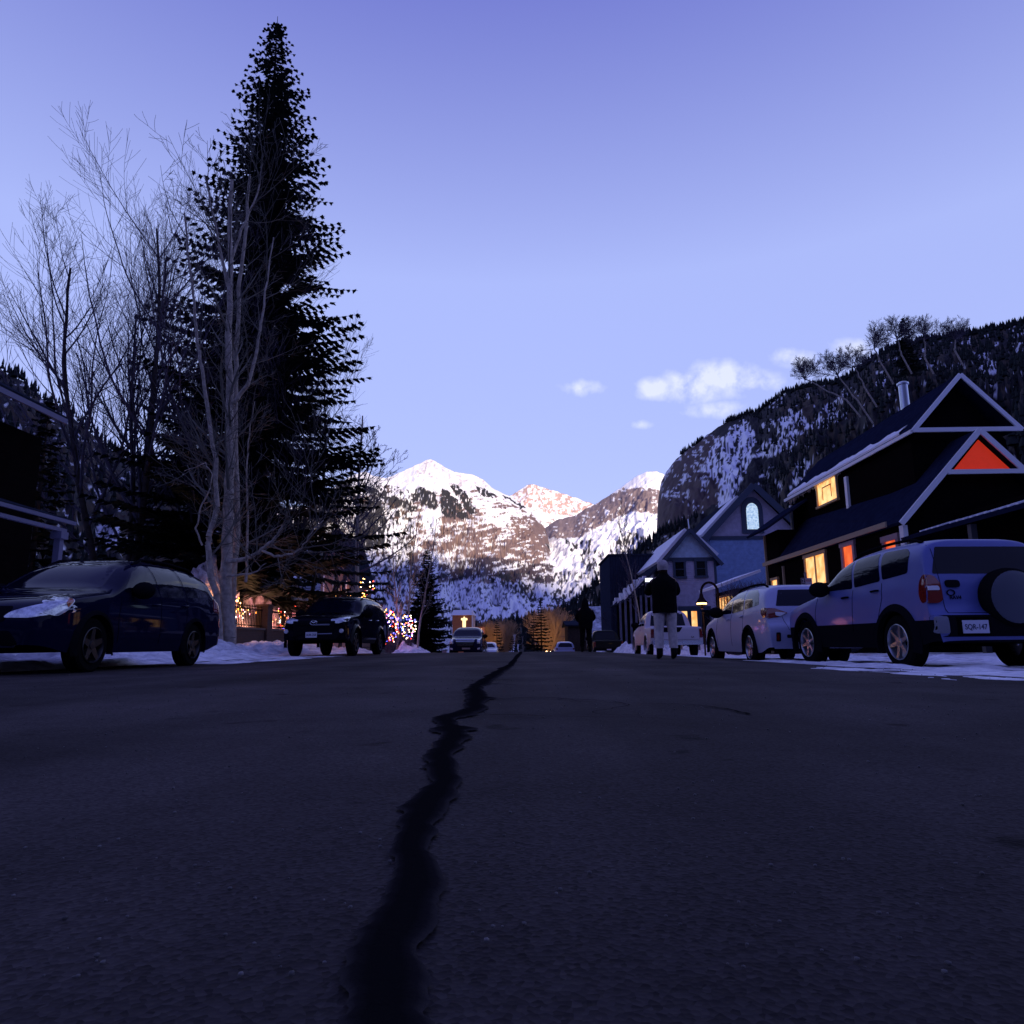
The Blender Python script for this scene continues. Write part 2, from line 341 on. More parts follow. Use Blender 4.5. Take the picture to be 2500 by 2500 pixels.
# hairline cracks and grit near the viewer
rc_ = random.Random(8); mbk = MB()
for (x, y, a, L) in [(-.25, 2.6, 2.3, 1.3), (-.15, 3.9, .5, 1.8), (-.05, 5.2, 2.6, 2.4), (.9, 3.0, 1.2, 1.6)]:
    w_ = .006; px0 = None
    for i in range(int(L / .05)):
        a += rc_.uniform(-.5, .5); nx_, ny_ = x + .05 * math.cos(a), y + .05 * math.sin(a); wn = w_ * (1 - i * .05 / L) * rc_.uniform(.5, 1.3) + .001; q = [(x - wn * math.sin(a), y + wn * math.cos(a)), (x + wn * math.sin(a), y - wn * math.cos(a)), (nx_ + wn * math.sin(a), ny_ - wn * math.cos(a)), (nx_ - wn * math.sin(a), ny_ + wn * math.cos(a))]
        mbk.add([(u_, v_, gf(u_, v_) + .0150) for u_, v_ in q], [(0, 1, 2, 3)]); x, y = nx_, ny_
tag(mbk.build('road_cracks', MATS['tar']), 'hairline cracks branching from the tar seam', kind='structure')
mbk = MB()
for i in range(1500):
    y = .7 + 9 * rc_.random() ** 1.6; x = rc_.uniform(-1, 1) * (.9 + y * .75); s_ = rc_.uniform(.0010, .0032) * (1 + y * .12); mbk.ball((x, y, gf(x, y) + .011 + s_ * .4), s_, 5, 3, (1, rc_.uniform(.7, 1.3), .7))
o = mbk.build('road_grit', mat('grit', (.10, .095, .095), .9, var=(30, .6)), smooth=True); tag(o, 'loose grit and small stones on the asphalt', 'grit', kind='stuff')
MS = attrmat('mountain_surface', bump=(.012, .5, 8.0)); HS = attrmat('hill_surface', bump=(.05, .6, 2.5))
def rangemesh(name, label, ridge, Yr, Yb, zb, nu, nv, k, amp, cfn, M, px0, px1, back=1.3, jag=3, seed=0, amps=(90, 60)):
    rx = [p[0] for p in ridge]; ry = [p[1] for p in ridge]
    px = np.linspace(px0, px1, nu); py = np.interp(px, rx, ry) + jag * (fb(px / 14, px * 0 + seed, seed, 5) - .5) * 2
    d = RN[None] * ((px - 1250) / FPX)[:, None] + UN[None] * ((1250 - py) / FPX)[:, None] + FN[None]
    yr = Yr(px) if callable(Yr) else np.full(nu, float(Yr)); ybv = Yb(px) if callable(Yb) else np.full(nu, float(Yb))
    P = d * (yr / d[:, 1])[:, None]; Xr, Zr = P[:, 0], P[:, 2] + CAMH
    v = np.linspace(0, 1, nv) ** 1.0
    vb = np.array([1.04, 1.12, 1.3, 1.7])
    VV = np.concatenate([v, vb])[:, None]
    Yg = ybv[None] + (yr - ybv)[None] * VV
    Xg = (Xr / yr)[None] * Yg
    vv = np.clip(VV, 0, 1)
    Zg = zb + (Zr[None] - zb) * vv ** k
    Zg = np.where(VV > 1, Zr[None] - (VV - 1) * (Zr[None] - zb) * back, Zg)
    U, Vv = np.meshgrid(px, np.concatenate([v, vb]))
    env = np.where(VV <= 1, np.sin(PI * np.clip(vv, 0, 1)) ** .6 * (1 - .62 * vv), 0) * np.ones_like(U)
    hgt = (Zr[None] - zb)
    disp = amp * hgt * env * ((rg(U / amps[0] + Vv * 1.2, Vv * 6 - U / 260, seed, 5) - .55) + .35 * (fb(U / 9, Vv * 40, seed + 2, 4) - .5))
    Zg = Zg + disp
    # keep the traced skyline: nothing in front may rise above it
    lim = (Zr / yr)[None] * Yg
    Zg = np.where((VV < .985), np.minimum(Zg, lim - .012 * (1 - vv) * hgt), Zg)
    PX, PY = projn(Xg, Yg, Zg)
    col = cfn(PX, PY, U, Vv)
    Vt = np.stack([Xg, Yg, Zg], -1).reshape(-1, 3)
    o = npmesh(name, Vt, grid(px, VV[:, 0]), M, col=col.reshape(-1, 3))
    tag(o, label, kind='structure')
    return Xg, Yg, Zg, PX, PY
SNOW = np.array([.83, .84, .88]); ROCK = np.array([.17, .115, .108]); FOR = np.array([.020, .019, .023]); BRN = np.array([.10, .062, .045])
def mixc(a, b, m): m = np.clip(m, 0, 1)[..., None]; return a * (1 - m) + b * m
def warp(PX, PY, s, a): return PX + a * (fb(PX / 9, PY / 9, s) - .5) * 2, PY + a * (fb(PX / 9, PY / 9, s + 4) - .5) * 2
def polys(PX, PY, L, s=1, a=9):
    x, y = warp(PX, PY, s, a); m = np.zeros(PX.shape, bool)
    for P in L: m |= inpoly(x, y, P)
    return m
# ---- main massif
def c_main(PX, PY, U, V):
    c = np.ones(PX.shape + (3,)) * SNOW
    tl = np.interp(PX, [600, 860, 930, 1000, 1060, 1110, 1160, 1200, 1240, 1280, 1340, 1600], [1150, 1165, 1178, 1200, 1205, 1190, 1195, 1205, 1225, 1245, 1300, 1500])
    y2 = PY + 10 * (fb(PX / 20, PY / 20, 8) - .5)
    below = y2 > tl
    sp = fb(PX / 7, PY / 6, 11, 4)                       # faint rock freckles near the top
    c = mixc(c, ROCK * 1.9, ((sp > .66) & ~below & (PY < 1190) & (PX > 1015)) * .45)
    # rocky band: ledges stretched sideways
    led = .72 * fb(PX / 17, (PY + PX * .10) / 3.6, 12, 5, .6) + .28 * fb(PX / 3.0, PY / 8, 13, 4, .6)
    big = fb(PX / 38, PY / 26, 14, 3)
    dens = np.interp(PX, [700, 960, 1030, 1150, 1330, 1400], [.38, .42, .50, .58, .60, .2]) * np.interp(PY, [1180, 1230, 1300, 1380, 1420, 1450], [.5, .85, 1, 1, .7, .45])
    rock = below & (led + .55 * (big - .5) < .40 + .22 * (dens - .45) * 2 * .9 + .045) & (PY < 1425)
    face = rg(PX / 15, PY / 60, 15, 3)
    rc = ROCK[None, None] * (.75 + .8 * fb(PX / 5, PY / 12, 16, 4))[..., None]
    rc = mixc(rc, BRN[None, None] * np.ones_like(rc) * .55, (PX < 1010) * .75)
    c = np.where(rock[..., None], rc, c)
    # bare cliff faces
    cliff = polys(PX, PY, [[(1100, 1305), (1160, 1290), (1180, 1330), (1185, 1365), (1140, 1350), (1105, 1325)], [(1230, 1280), (1300, 1255), (1345, 1330), (1335, 1350), (1260, 1310)], [(1070, 1285), (1105, 1290), (1110, 1310), (1075, 1305)],
                            [(1015, 1275), (1040, 1285), (1035, 1305), (1012, 1298)], [(1325, 1265), (1345, 1290), (1335, 1310), (1315, 1290)]], 5, 10)
    c = np.where((cliff & (led > .41) & (fb(PX / 9, PY / 3, 28, 4) > .42))[..., None], ROCK * (.9 + .5 * fb(PX / 3, PY / 14, 17))[..., None], c)
    band = (PX > 1070) & (PX < 1400) & (np.abs(PY - (1392 + 8 * np.sin(PX / 40))) < 24)
    c = np.where((band & (led < .56))[..., None], np.array([.075, .055, .065]) * (.7 + .8 * fb(PX / 3, PY / 11, 18))[..., None], c)
    # forests
    forest = polys(PX, PY, [[(1003, 1205), (1030, 1190), (1065, 1203), (1070, 1235), (1060, 1247), (1035, 1235), (1012, 1222)], [(1078, 1193), (1097, 1200), (1128, 1238), (1150, 1268), (1112, 1266), (1085, 1262), (1075, 1235)],
                             [(1099, 1182), (1120, 1188), (1146, 1215), (1166, 1252), (1150, 1258), (1122, 1225)], [(1160, 1188), (1182, 1192), (1212, 1210), (1202, 1215), (1170, 1206)], [(1225, 1212), (1240, 1214), (1285, 1238), (1280, 1243)],
                             [(865, 1183), (900, 1188), (1000, 1228), (1022, 1240), (1008, 1252), (960, 1232), (905, 1205)], [(880, 1235), (920, 1208), (942, 1250), (937, 1335), (880, 1345), (862, 1290)], [(740, 1250), (850, 1166), (866, 1196), (800, 1285), (740, 1330)],
                             [(1330, 1330), (1350, 1335), (1400, 1385), (1385, 1390)]], 2, 7) & (fb(PX / 2.2, PY / 9, 20, 3) > .30)
    low = (PY > 1400) & (fb(PX / 7, PY / 8, 21, 4) + .25 * (fb(PX / 60, PY / 24, 22) - .5) < np.interp(PY, [1400, 1440, 1490, 1540], [.40, .42, .40, .62]))
    streak = polys(PX, PY, [[(1205, 1400), (1225, 1395), (1290, 1430), (1330, 1465), (1300, 1470), (1240, 1440)], [(1340, 1460), (1480, 1440), (1490, 1500), (1360, 1500)], [(1100, 1480), (1200, 1490), (1190, 1500), (1090, 1495)]], 3, 12) & (fb(PX / 3, PY / 7, 23, 3) < .55)
    bench = (PX > 980) & (PX < 1250) & (PY > 1425) & (PY < 1475)
    spk = (PX < 1010) & below & (fb(PX / 3.5, PY / 7, 25, 3) < .43)
    c = np.where((forest | (low & ~bench) | streak | spk)[..., None], (FOR * 1.2 + .02 * fb(PX / 4, PY / 4, 24)[..., None]), c)
    c = np.where((bench & (fb(PX / 3, PY / 4, 27, 3) < .40))[..., None], np.array([.08, .08, .11]), c)
    return c
rangemesh('snowy_mountain', 'tall snowy mountain with reddish cliffs above town', [(560, 1265), (700, 1238), (760, 1236), (800, 1200), (850, 1166), (870, 1158), (892, 1151), (915, 1163), (940, 1168), (985, 1150), (1020, 1133), (1040, 1123), (1052, 1121), (1080, 1137), (1110, 1153),
           (1130, 1155), (1150, 1158), (1180, 1172), (1200, 1190), (1230, 1205), (1260, 1222), (1300, 1250), (1330, 1288), (1342, 1330), (1370, 1372), (1400, 1412), (1440, 1452), (1480, 1485), (1560, 1530)],
          3600, lambda p: np.interp(p, [560, 900, 1250, 1560], [900, 1250, 1500, 1700]), 20, 760, 400, 1.15, .26, c_main, MS, 560, 1560, seed=1)
# ---- far reddish peak
def c_far(PX, PY, U, V):
    c = np.ones(PX.shape + (3,)) * SNOW
    m = (fb(PX / 6, PY / 6, 31, 5, .6) > .52) & (PY < 1250 + (PX - 1300) * .1)
    c = mixc(c, np.array([.42, .22, .16]), m * .8)
    m2 = (PY > 1266) & (fb(PX / 8, PY / 3, 33, 4) < .42)
    return mixc(c, np.array([.18, .12, .12]), m2 * .8)
rangemesh('far_mountain', 'smaller reddish snowy peak behind the main mountain', [(1150, 1260), (1240, 1212), (1270, 1195), (1292, 1182), (1300, 1180), (1318, 1188), (1360, 1199), (1400, 1213), (1450, 1231), (1500, 1260), (1560, 1300)], 5200, 3900, 300, 260, 150, 1.1, .22, c_far, MS, 1150, 1560, seed=4, amps=(40, 60))
# ---- mountain right of the valley
def c_right(PX, PY, U, V):
    c = np.ones(PX.shape + (3,)) * SNOW
    top = np.interp(PX, [1330, 1440, 1500, 1540, 1600, 1700], [1262, 1232, 1204, 1188, 1196, 1200]); bot = np.interp(PX, [1330, 1400, 1480, 1540, 1610, 1700], [1310, 1318, 1275, 1250, 1250, 1260])
    x, y = warp(PX, PY, 41, 8); led = .5 * fb(PX / 14, PY / 4, 42, 4) + .5 * fb(PX / 4, PY / 9, 43, 4)
    c = np.where(((y > top) & (y < bot) & (led > .38))[..., None], np.array([.21, .16, .165]) * (.7 + .7 * fb(PX / 4, PY / 8, 44))[..., None], c)
    tr = polys(PX, PY, [[(1415, 1320), (1445, 1315), (1450, 1400), (1420, 1385)], [(1485, 1330), (1530, 1300), (1590, 1310), (1600, 1400), (1540, 1405), (1520, 1360), (1490, 1370)], [(1450, 1340), (1475, 1345), (1470, 1420), (1450, 1400)], [(1370, 1310), (1412, 1330), (1400, 1350)]], 7, 8) & (fb(PX / 3.5, PY / 11, 45, 3) < .50)
    low = (PY > 1395) & (fb(PX / 4, PY / 9, 46, 4) < .42)
    c = np.where((tr | low)[..., None], FOR * 1.6, c)
    st = (PY > 1330) & (rg(PX / 8 + PY / 20, PY / 50, 47, 3) > .82)
    return mixc(c, np.array([.45, .45, .55]), st * .6)
rangemesh('valley_mountain', 'white mountain flank right of the valley', [(1200, 1420), (1280, 1330), (1360, 1268), (1400, 1260), (1450, 1232), (1480, 1215), (1530, 1181), (1555, 1161), (1580, 1151), (1602, 1150), (1640, 1165), (1720, 1200), (1850, 1260)], 4200, 1900, 40, 380, 260, 1.15, .20, c_right, MS, 1200, 1850, seed=6, amps=(60, 60))
# ---- steep dark hill on the right, cliffs at its far end
def c_hill(PX, PY, U, V):
    c = np.ones(PX.shape + (3,)) * (FOR * .85)
    led = .5 * fb(PX / 16, PY / 4, 51, 4) + .5 * fb(PX / 3.5, PY / 13, 52, 4)
    cliff = polys(PX, PY, [[(1590, 1150), (1650, 1118), (1720, 1062), (1760, 1065), (1745, 1150), (1770, 1180), (1755, 1225), (1690, 1262), (1640, 1320), (1600, 1345), (1590, 1300)]], 8, 8)
    c = np.where(cliff[..., None], mixc(np.array([.085, .058, .055]) * (.5 + .9 * fb(PX / 5, PY / 22, 53))[..., None], SNOW * .85 * np.ones_like(c), (led < .40) * (PY < 1215) + (led < .33) * (PY >= 1215)), c)
    sn = polys(PX, PY, [[(1788, 1042), (1815, 1020), (1845, 1060), (1838, 1110), (1812, 1170), (1775, 1275), (1752, 1240), (1758, 1180), (1718, 1150), (1722, 1110)]], 9, 8)
    c = np.where((sn & (fb(PX / 3, PY / 13, 54, 4, .6) < .535))[..., None], SNOW, c)
    sn2 = polys(PX, PY, [[(1880, 1030), (1955, 1000), (1970, 1030), (1900, 1060)], [(1905, 1048), (1958, 1045), (1955, 1065), (1905, 1070)], [(1850, 1105), (1880, 1070), (1950, 1070), (1945, 1085), (1900, 1110), (1870, 1118), (1830, 1122)], [(1990, 1010), (2050, 965), (2062, 950), (2058, 978), (2000, 1025)],
                            [(1950, 1040), (2040, 1005), (2050, 1030), (1975, 1050)], [(1940, 1130), (1985, 1120), (1975, 1150), (1930, 1195)], [(2135, 925), (2165, 920), (2160, 945), (2140, 945)], [(1985, 1150), (1948, 1175), (1930, 1200)],
                            [(2385, 885), (2440, 880), (2445, 910), (2395, 912)], [(2370, 802), (2410, 800), (2405, 812)], [(2370, 860), (2420, 865), (2400, 875)]], 10, 10)
    c = np.where((sn2 & (fb(PX / 4, PY / 9, 55, 4, .6) < .50))[..., None], SNOW, c)
    far = (fb(PX / 22, PY / 14, 56, 4) > .66) & (PX > 1850)
    c = np.where((far & (fb(PX / 4, PY / 9, 57, 3) < .45))[..., None], SNOW * .8, c)
    dim = fb(PX / 12, PY / 16, 58, 4)
    gr = (PX > 1900) & (dim > .52) & ~far
    return np.where((gr & (c[..., 0] < .05))[..., None], np.array([.05, .038, .028]), c)
Yrh = lambda p: np.interp(p, [1560, 1603, 1700, 2100, 3200], [1150, 1150, 1050, 760, 520])
RH = rangemesh('right_hill', 'steep dark wooded hill with snowy cliffs on the right', [(1560, 1500), (1592, 1400), (1603, 1300), (1605, 1235), (1613, 1180), (1626, 1152), (1650, 1120), (1680, 1096), (1720, 1068), (1760, 1040), (1800, 1020), (1850, 1006), (1880, 986), (1900, 970), (1930, 957), (1960, 947), (2000, 942), (2050, 935), (2100, 905), (2150, 868),
           (2200, 846), (2280, 830), (2350, 822), (2400, 812), (2446, 804), (2600, 770), (2900, 700), (3200, 660)], Yrh, lambda p: np.interp(p, [1560, 1650, 2100, 3200], [520, 430, 130, 80]), -3, 560, 300, 1.12, .20, c_hill, HS, 1562, 3200, seed=9, jag=5)
# ---- low wooded foot of that hill, closing the valley
def c_foot(PX, PY, U, V):
    c = np.ones(PX.shape + (3,)) * FOR
    c = np.where((fb(PX / 9, PY / 7, 61, 4) > .5)[..., None], BRN * .42, c)
    return np.where((fb(PX / 14, PY / 6, 62, 4) > .72)[..., None], SNOW * .6, c)
FT = rangemesh('valley_forest_hill', 'low dark forested rise at the foot of the hill', [(1080, 1535), (1150, 1540), (1220, 1532), (1260, 1525), (1300, 1512), (1340, 1508), (1380, 1492), (1420, 1460), (1460, 1428), (1500, 1392), (1560, 1350), (1620, 1300), (1800, 1250), (2100, 1180), (2600, 1000)], lambda p: np.interp(p, [1000, 1300, 2600], [1150, 900, 300]), lambda p: np.interp(p, [1000, 1300, 2600], [640, 420, 110]), -6, 300, 90, 1.0, .12, c_foot, HS, 1080, 2600, seed=12, jag=6)
# ---- dark hill on the left
def c_left(PX, PY, U, V):
    c = np.ones(PX.shape + (3,)) * FOR * .9
    c = np.where((fb(PX / 22, PY / 14, 71, 4) > .54)[..., None], BRN * .36, c)
    sn = (fb(PX / 15, PY / 8, 72, 5, .6) > .70) | (polys(PX, PY, [[(130, 1000), (165, 1010), (160, 1022), (130, 1015)], [(225, 1030), (300, 1040), (290, 1060), (240, 1050)], [(350, 1110), (400, 1112), (400, 1135), (380, 1130)], [(230, 1290), (300, 1280), (290, 1330), (250, 1345)], [(230, 1190), (250, 1200), (245, 1215)]], 11, 10) & (fb(PX / 6, PY / 5, 73) > .42))
    return np.where(sn[..., None], SNOW * .9, c)
LH = rangemesh('left_hill', 'dark brushy hillside with patches of snow behind the left trees', [(-900, 500), (-400, 700), (-100, 860), (54, 930), (100, 972), (160, 1000), (200, 1040), (250, 1085), (300, 1112), (360, 1135), (430, 1165), (520, 1195), (620, 1235), (700, 1270), (780, 1330), (860, 1440), (930, 1520), (1010, 1560)], lambda p: np.interp(p, [-900, 0, 400, 1010], [260, 330, 450, 700]), lambda p: np.interp(p, [-900, 0, 500, 1010], [70, 90, 150, 330]), -3, 420, 180, 1.05, .16, c_left, HS, -900, 1010, seed=15, jag=6)
# ---- unseen high ridge added behind the camera to keep the town in evening shade
wx = np.linspace(-5000, 5000, 80); wy = np.linspace(-2400, -700, 24); X, Y = np.meshgrid(wx, wy)
Zw = (780 + 90 * (fb(X / 700, X * 0, 81) - .5)) * np.clip(1 - np.abs(Y + 1500) / 800, 0, 1) ** .8 - 20 + 60 * (fb(X / 200, Y / 200, 82) - .5) * np.clip(1 - np.abs(Y + 1500) / 800, 0, 1)
tag(npmesh('sun_blocking_ridge', np.stack([X, Y, Zw], -1).reshape(-1, 3), grid(wx, wy), mat('blocking_ridge_surface', (.06, .065, .07), .9, var=(.01, .5))), 'unseen ridge added behind the viewer to shade the town', kind='structure')

# ---- forests on the slopes (far-off woods read as one mass)
def woods(name, label, G, n, hmin, hmax, cond, seed, M):
    rs = np.random.RandomState(seed); Xg, Yg, Zg, PX, PY = G
    nv, nu = Xg.shape; nv -= 4; V = []; Fc = []
    i = rs.randint(0, nv, n * 3); j = rs.randint(0, nu, n * 3)
    # extra trees along the skyline
    i[:n // 3] = nv - 1 - rs.randint(0, 3, n // 3)
    ok = cond(PX[i, j], PY[i, j]); i = i[ok][:n]; j = j[ok][:n]
    P = np.stack([Xg[i, j], Yg[i, j], Zg[i, j]], -1) + (rs.rand(len(i), 3) - .5) * [6, 6, 0]
    h = hmin + (hmax - hmin) * rs.rand(len(i)) ** 1.5; r = h * (.16 + .08 * rs.rand(len(i)))
    a = np.arange(5) * 2 * PI / 5
    base = []
    for z0, z1, rr in ((.05, .6, 1), (.4, 1.0, .62)):
        ring = np.stack([np.cos(a)[None] * (r * rr)[:, None], np.sin(a)[None] * (r * rr)[:, None], np.ones((len(i), 5)) * (h * z0)[:, None]], -1) + P[:, None]
        tip = P + np.stack([0 * h, 0 * h, h * z1], -1)
        base.append(np.concatenate([ring, tip[:, None]], 1))
    Vt = np.concatenate(base, 1).reshape(-1, 3); off = np.arange(len(i))[:, None, None] * 12
    tri = np.array([[k, (k + 1) % 5, 5] for k in range(5)] + [[6 + k, 6 + (k + 1) % 5, 11] for k in range(5)])
    Ft = (off + tri[None]).reshape(-1, 3)
    tag(npmesh(name, Vt, Ft, M, smooth=False), label, 'forest', kind='stuff')
NEED = mat('far_needles', (.014, .018, .018), .95, var=(.2, .5), spec=.1)
hx = lambda a, b: (a > 1600) & (b > 900)
woods('hill_forest', 'dense dark conifers covering the steep hill on the right', RH, 7500, 5, 10, lambda a, b: (a > 1600) & ~((a < 1790) & (b > np.interp(a, [1600, 1700, 1790], [1150, 1090, 1040])) & (b < 1330)) & ~((a > 1715) & (a < 1850) & (b > 1035) & (b < 1275)), 1, NEED)
woods('valley_forest', 'dark conifer belt across the end of the street', FT, 2600, 6, 15, lambda a, b: a < 2700, 2, NEED)
woods('hillside_scrub', 'dark conifers and scrub on the left hillside', LH, 2200, 3, 8, lambda a, b: a < 1100, 3, NEED)
# ================================================================== TREES
def prisms(segs, n):
    """segs: array (m,8) p0 p1 r0 r1 -> verts, quads"""
    s = np.asarray(segs, float); p0 = s[:, :3]; p1 = s[:, 3:6]; d = p1 - p0; d /= np.maximum(np.linalg.norm(d, axis=1), 1e-9)[:, None]
    ref = np.where(np.abs(d[:, 2:3]) > .9, np.array([[1., 0, 0]]), np.array([[0, 0, 1.]])); a = np.cross(d, ref); a /= np.linalg.norm(a, axis=1)[:, None]; b = np.cross(d, a)
    t = np.arange(n) * 2 * PI / n; c, si = np.cos(t)[None, :, None], np.sin(t)[None, :, None]
    ring = a[:, None] * c + b[:, None] * si
    V = np.concatenate([p0[:, None] + ring * s[:, 6][:, None, None], p1[:, None] + ring * s[:, 7][:, None, None]], 1)
    m = len(s); off = np.arange(m)[:, None, None] * 2 * n
    q = np.array([[k, (k + 1) % n, n + (k + 1) % n, n + k] for k in range(n)])
    return V.reshape(-1, 3), (off + q[None]).reshape(-1, 4)
BARK = mat('grey_bark', (.34, .30, .25), .9, bump=(14, .8, .02), var=(6, .35)); DBARK = mat('dark_bark', (.05, .042, .04), .95, bump=(10, .8, .03), var=(4, .3))
TWIG = mat('twigs', (.065, .055, .085), .9); TWIGB = mat('brown_twigs', (.42, .27, .15), .9); TWIGG = mat('grey_twigs', (.12, .115, .10), .9)
def V3(*a): return np.array(a, float)
def grow(segs, p, d, L, r, lev, maxlev, rs, up=.25, wob=.22, kids=(5, 7, 6, 4), ang=.8, shrink=.55, minr=.004):
    ns = max(3, int(L / (.9 if lev == 0 else .45 if lev == 1 else .25))); ns = min(ns, 14); st = L / ns
    pts = [p]; dirs = []
    for i in range(ns):
        d = d + (rs.rand(3) - .5) * wob + V3(0, 0, up * .25); d = d / np.linalg.norm(d)
        q = p + d * st; f0 = i / ns; f1 = (i + 1) / ns
        segs.append((*p, *q, max(minr, r * (1 - .75 * f0)), max(minr, r * (1 - .75 * f1)), lev)); p = q; pts.append(p); dirs.append(d)
    if lev >= maxlev: return
    nk = kids[min(lev, len(kids) - 1)]
    for k in range(nk):
        f = (.25 if lev == 0 else .15) + (.8 if lev else .72) * (k + rs.rand()) / nk; i = min(int(f * ns), ns - 1); q = pts[i] + (pts[i + 1] - pts[i]) * (f * ns - i)
        dd = dirs[i]; perp = np.cross(dd, rs.rand(3) - .5); perp /= np.linalg.norm(perp); a = ang * (.7 + .6 * rs.rand())
        nd = dd * math.cos(a) + perp * math.sin(a)
        grow(segs, q, nd, L * shrink * (1.15 - .7 * f) * (.75 + .5 * rs.rand()), r * (1 - .75 * f) * .55, lev + 1, maxlev, rs, up, wob, kids, ang, shrink, minr)
def split_tree(root, segs, trunkmat, twigmat, tl=0):
    s = np.array(segs); T = s[s[:, 8] <= tl]; C = s[s[:, 8] > tl]
    V, Fq = prisms(T, 8); npmesh('trunk', V, Fq, trunkmat, root)
    if len(C):
        big = C[C[:, 6] > .02]; sm = C[C[:, 6] <= .02]; V1, F1 = prisms(big, 5) if len(big) else (np.zeros((0, 3)), np.zeros((0, 4), int)); V2, F2 = prisms(sm, 3) if len(sm) else (np.zeros((0, 3)), np.zeros((0, 4), int))
        npmesh('crown', np.concatenate([V1, V2]), np.concatenate([F1, F2 + len(V1)]), twigmat, root, smooth=False)
def bare_tree(name, x, y, h, label, group=None, seed=1, stems=1, lean=(0, 0), spread=.3, tm=None, wm=None, r=None, maxlev=3, kids=(9, 8, 7, 5), **kw):
    rs = np.random.RandomState(seed); z = gf(x, y) - .1; root = empty(name, (x, y, z), label, 'tree', group); segs = []
    for k in range(stems):
        a = 2 * PI * k / max(stems, 1) + rs.rand(); sp = spread if stems > 1 else .03
        d = V3(lean[0] + sp * math.cos(a), lean[1] + sp * math.sin(a), 1); d /= np.linalg.norm(d)
        grow(segs, V3(x + .25 * (stems > 1) * math.cos(a), y + .25 * (stems > 1) * math.sin(a), z), d, h * (1 if k == 0 else .75 + .25 * rs.rand()), r or h * .014, 0, maxlev, rs, kids=kids, **kw)
    split_tree(root, segs, tm or DBARK, wm or TWIG); return root
NEEDLE = mat('spruce_needles', (.012, .018, .014), .95, var=(1.5, .45), spec=.15)
def spruce_mesh(h, rad, seed, leaf=.30, whorl=.38, dens=1.0, low=.06):
    rs = np.random.RandomState(seed); tris = []; segs = []
    z = h * low
    while z < h * .985:
        f = z / h; n = rs.randint(7, 10); Lb = rad * ((1 - f) ** .75) * (1.0 if f > .12 else .75 + f * 2)
        for k in range(n):
            a = rs.rand() * 2 * PI; L = max(.05, Lb * (.55 + .6 * rs.rand())); dr = -.25 - .25 * (1 - f) + .15 * rs.rand()
            dx, dy = math.cos(a), math.sin(a); ns = max(2, int(L / (.28 / dens)))
            prev = V3(0, 0, z)
            for i in range(1, ns + 1):
                s = i / ns; q = V3(dx * L * s, dy * L * s, z + L * (dr * s + .28 * s * s) + .04 * (rs.rand() - .5))
                segs.append((*prev, *q, max(.006, .02 * L * (1 - s) * .6 + .006), max(.005, .02 * L * (1 - s) * .5 + .005)))
                for sd in (-1, 1):
                    for _ in range(7):
                        wd = leaf * (.6 + .9 * rs.rand()) * (1.25 - .8 * s) * (1 + .25 * L / 3) * (1.45 - .95 * f); fw = 1.1 * rs.rand() - .1; dz = -.5 * rs.rand() + .25 * (rs.rand() - .5)
                        v = V3(dx * fw - sd * dy, dy * fw + sd * dx, dz); v /= np.linalg.norm(v); tip = q + v * wd
                        w = V3(dx, dy, .6 * (rs.rand() - .3)) * leaf * .36 * (1.25 - .7 * f)
                        tris.append((q - w, q + w, tip))
                prev = q
            lt = leaf * (1.1 - .8 * f); tris.append((prev - V3(-dy, dx, 0) * lt * .3, prev + V3(-dy, dx, 0) * lt * .3, prev + V3(dx, dy, .15) * lt))
        z += whorl * (.8 + .4 * rs.rand()) * (.55 + .45 * (1 - f))
    tr = [(0, 0, -.1, 0, 0, h * .5, h * .011 + .03, h * .007 + .02), (0, 0, h * .5, 0, 0, h, h * .007 + .02, .012)]
    T = np.array(tris).reshape(-1, 3); Tf = np.arange(len(T)).reshape(-1, 3)
    return tr, segs, T, Tf
def spruce(name, x, y, h, rad, label, group=None, seed=1, z=None, **kw):
    z = gf(x, y) if z is None else z; root = empty(name, (x, y, z), label, 'tree', group); tr, segs, T, Tf = spruce_mesh(h, rad, seed, **kw)
    o3 = np.array([x, y, z]); V, Fq = prisms(tr + segs, 5); npmesh('trunk', V + o3, Fq, DBARK, root); npmesh('crown', T + o3, Tf, NEEDLE, root, smooth=False); return root

# big spruce left of centre
spruce('spruce_tree', -12.0, 31.0, 31.5, 6.9, 'tallest dark spruce on the left behind the grey barked clump', None, 11, leaf=.31, whorl=.33, dens=.95, low=.085)
spruce('spruce_tree', -15.6, 33.0, 13.5, 4.2, 'shorter dark spruce left of the tallest one, over the far left car', None, 12, leaf=.34, whorl=.45)
spruce('spruce_tree', -13.0, 41.5, 9.0, 2.1, 'narrow dark spruce between two bare trees left of centre', None, 13, leaf=.3, whorl=.4)
spruce('spruce_tree', -8.55, 64.0, 9.7, 2.7, 'dark spruce just left of the snowy valley beside the parked cars', None, 14, leaf=.42, whorl=.30, dens=1.3)
spruce('spruce_tree', -16.6, 24.0, 8.9, 2.1, 'dark conifer cut by the left edge of the view', None, 15, leaf=.3, whorl=.4)
